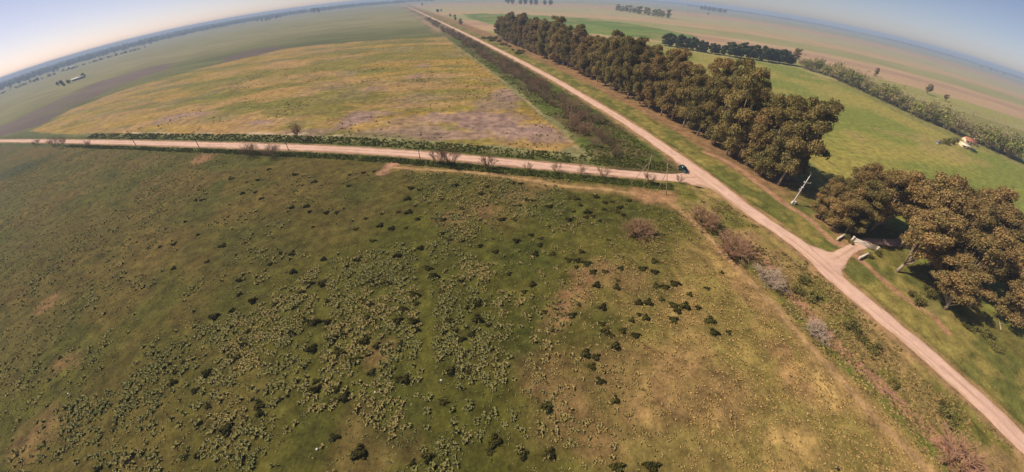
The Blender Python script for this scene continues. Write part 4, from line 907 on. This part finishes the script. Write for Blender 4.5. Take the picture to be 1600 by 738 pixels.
# ------------------------------------------------------------------ house behind the green field
M_TILE = plain('red_roof_tile', (168,112,88), 0.8, vary=0.2, scale=3); M_CREAM = plain('cream_plaster', (232,208,170), 0.85, vary=0.08); M_PANE = plain('window_pane', (50,58,62), 0.15); M_DOOR = plain('brown_door', (92,62,44), 0.6)
M_SHEET = plain('pale_sheet_roof', (238,218,182), 0.6, vary=0.08); M_ROOFW = plain('white_sheet_metal', (214,208,202), 0.5, vary=0.06); M_GREY = plain('grey_wall', (150,146,140), 0.85)
def house(name, label, p, rz, L, W, Hh, rise, wall, roofm, rows=9):
    t = thing(name, label, 'house', (p[0], p[1], -0.1), rz)
    wl = MB().box((0, 0, Hh/2), (L, W, Hh)).build('wall', wall, t)
    V = [(-L/2,-W/2,Hh),(-L/2,W/2,Hh),(-L/2,0,Hh+rise-.12),(L/2,-W/2,Hh),(L/2,W/2,Hh),(L/2,0,Hh+rise-.12)]
    MB().add(V[:3], None, [(0,2,1)]).build('gable', wall, t); MB().add(V[3:], None, [(0,1,2)]).build('gable', wall, t)
    rf = thing('roof', '', '', (0, 0, 0)); 
    for k in list(rf.keys()): del rf[k]
    rf.parent = t
    sl_ = math.hypot(W/2+.5, rise*(W/2+.5)/(W/2)); an = math.atan2(rise, W/2)
    for s in (-1, 1):
        mb = MB(); n = rows
        for k in range(n):
            a0 = k/n; a1 = (k+1)/n+0.015
            def pt(a, dz): return (s*(W/2+.5)*(1-a), Hh + rise - rise*(W/2+.5)/(W/2)*(1-a) + dz)
            y0, z0 = pt(a0, 0.14); y1, z1 = pt(min(a1, 1.0), 0.06)
            mb.add([(-L/2-.5,y0,z0),(L/2+.5,y0,z0),(L/2+.5,y1,z1),(-L/2-.5,y1,z1),(-L/2-.5,y0,z0-.1),(L/2+.5,y0,z0-.1),(L/2+.5,y1,z1-.1),(-L/2-.5,y1,z1-.1)], [(0,1,2,3),(4,7,6,5),(0,4,5,1),(2,6,7,3),(0,3,7,4),(1,5,6,2)])
        mb.build('roof_slope', roofm, rf)
    MB().tube([(-L/2-.5, 0, Hh+rise+.1), (L/2+.5, 0, Hh+rise+.1)], 0.16, 6).build('ridge', roofm, rf)
    return t
hc = at(1513, 224); hz_ = house('farmhouse', 'small cream farmhouse with red tiled roof at the edge of the green field', hc, -0.55, 12, 8.5, 3.0, 2.4, M_CREAM, M_TILE); hz_.scale = (.72,)*3
for x, y_, rot in ((-3.4,-4.28,0),(3.4,-4.28,0),(-6.03,0,1)):
    wn = MB().box((x, y_, 1.7), (1.2, .1, 1.2) if not rot else (.1, 1.2, 1.2)).build('window', M_WHITE, hz_); MB().box((x - (.04 if rot else 0), y_ - (0 if rot else .04), 1.7), (.95, .06, .95) if not rot else (.06, .95, .95)).build('pane', M_PANE, wn)
dn = MB().box((0, -4.29, 1.1), (1.0, .12, 2.2)).build('door', M_DOOR, hz_); MB().box((0.38, -4.37, 1.1), (.08, .08, .16)).build('handle', M_METAL, dn)
ch = MB().box((3.6, 1.2, 5.2), (.8, .8, 1.7), 0, .96).build('chimney', M_CREAM, hz_)
ax = thing('annex', 'pale cream annex with sheet roof adjoining the red roofed farmhouse', 'shed', (*at(1506.5, 230.5), -0.1), -0.55); ax.scale = (.78,)*3
MB().box((0, 0, 1.2), (9.0, 6.5, 2.4)).build('wall', M_CREAM, ax)
V = [(-4.8,-3.6,2.42),(4.8,-3.6,2.42),(4.8,3.6,3.5),(-4.8,3.6,3.5)]; V = V + [(a, b_, c-.14) for a, b_, c in V]
MB().add(V, [(0,1,2,3),(7,6,5,4),(0,4,5,1),(1,5,6,2),(2,6,7,3),(3,7,4,0)]).build('roof', M_SHEET, ax)
dn = MB().box((1.2, -3.29, 1.05), (1.0, .1, 2.0)).build('door', M_DOOR, ax); wn = MB().box((-2.2, -3.29, 1.3), (1.1, .1, 1.0)).build('window', M_PANE, ax)
car('parked_car', 'small dark green car parked beside the cream farmhouse', at(1520.5, 237.5), -0.9, M_CARG)
for px, py, s in ((1478,225,1.5),(1486,224,1.3),(1493,221,1.2),(1470,224,.8)): shrub('garden_shrub', LOW[px % 2], 'low olive garden shrub beside the farmhouse annex', 'garden shrubs by the farmhouse', at(px, py), s, px*.2, s*1.6)
o = thing('water_tank', 'small blue water tank standing on the grass by the farmhouse shrubs', 'tank', (*at(1465.5, 224.5), 0), 0)
MB().tube([(0,0,.3),(0,0,.36),(0,0,1.5),(0,0,1.62)], [.7,.78,.78,.55], 16).build('barrel', plain('blue_plastic', (88,104,150), 0.5), o, False); MB().box((0,0,.14), (1.5,1.5,.3), 0.3).build('stand', M_CONC, o)
# white shed on the left plain and a farther one
s_ = house('white_shed', 'long white shed among dark trees beyond the ploughed strip', at(123, 124.5), 0.95, 26, 9, 4.0, 2.0, M_GREY, M_ROOFW, 4); s_['category'] = 'shed'
dn = MB().box((4, -4.54, 1.7), (3.4, .12, 3.2)).build('door', M_METAL, s_)
s_ = house('white_shed', 'tiny white shed before the bluish wood on the horizon', at(112, 107.3), 0.9, 34, 12, 5.0, 2.6, M_GREY, M_ROOFW, 3); s_['category'] = 'shed'
dn = MB().box((4, -6.04, 1.7), (3.4, .12, 3.2)).build('door', M_METAL, s_)

# ------------------------------------------------------------------ small things in the grass
b = at(1304, 733); t = thing('marker_stake', 'short pale stake with a black plate standing in dry grass beside the cow path', 'stake', (b[0], b[1], zat(b)), 0.4)
MB().tube([(0, 0, -0.1), (-0.35, 0.1, 0.95)], [0.07, 0.06], 6).build('post', M_WOOD, t); MB().box((-0.30, 0.02, 0.85), (0.5, 0.06, 0.42), 0.2, 1.0, 0.01).build('plate', M_TYRE, t)
rk = np.random.default_rng(3)
def stone(p, s, label, grp):
    d = unit(rk.normal(size=(26, 3))); import bmesh
    bm = bmesh.new(); [bm.verts.new(v*np.array([1, .8, .6])*rk.uniform(.8, 1.1)) for v in d]; bmesh.ops.convex_hull(bm, input=bm.verts)
    me = bpy.data.meshes.new('stone'); bm.to_mesh(me); bm.free(); me.materials.append(M_WHITE)
    o = obj('stone', me, None, (p[0], p[1], zat(p)+s*.25)); o.scale = (s, s, s); tag(o, label, 'stone', grp)
for q in ((108,616),(690,595),(588,613),(496,703)): stone(at(*q), 0.26, 'small white stone lying in the pasture grass', 'white stones in the pasture')
lg = thing('fallen_branch', 'pale fallen branch on the grass near the low spreading eucalyptus', 'branch', (*at(1560, 508), zat(at(1560, 508))+.1), 0.5)
MB().tube([(-2.2, -.5, .1), (-.8, -.1, .25), (.6, .1, .2), (2.2, .7, .35)], [.16, .14, .11, .05], 6).build('limb', M_EBARK, lg, True); MB().tube([(.2, 0, .2), (1.2, -.8, .5)], [.08, .03], 5).build('twig', M_EBARK, lg)

# ------------------------------------------------------------------ haze
hm = bpy.data.materials.new('haze_air'); hm.use_nodes = True; hn = hm.node_tree
for n_ in list(hn.nodes):
    if n_.type != 'OUTPUT_MATERIAL': hn.nodes.remove(n_)
pv = hn.nodes.new('ShaderNodeVolumePrincipled'); pv.inputs['Color'].default_value = (0.62, 0.77, 1.0, 1); pv.inputs['Density'].default_value = 0.00026; pv.inputs['Anisotropy'].default_value = 0.0
hn.links.new(pv.outputs[0], [n_ for n_ in hn.nodes if n_.type == 'OUTPUT_MATERIAL'][0].inputs['Volume'])
hb = MB().box((0, 0, 28.5), (33000, 33000, 61.0)).build('haze', hm); stuff(hb); tag(hb, 'thin blue haze lying over the whole plain', 'haze')
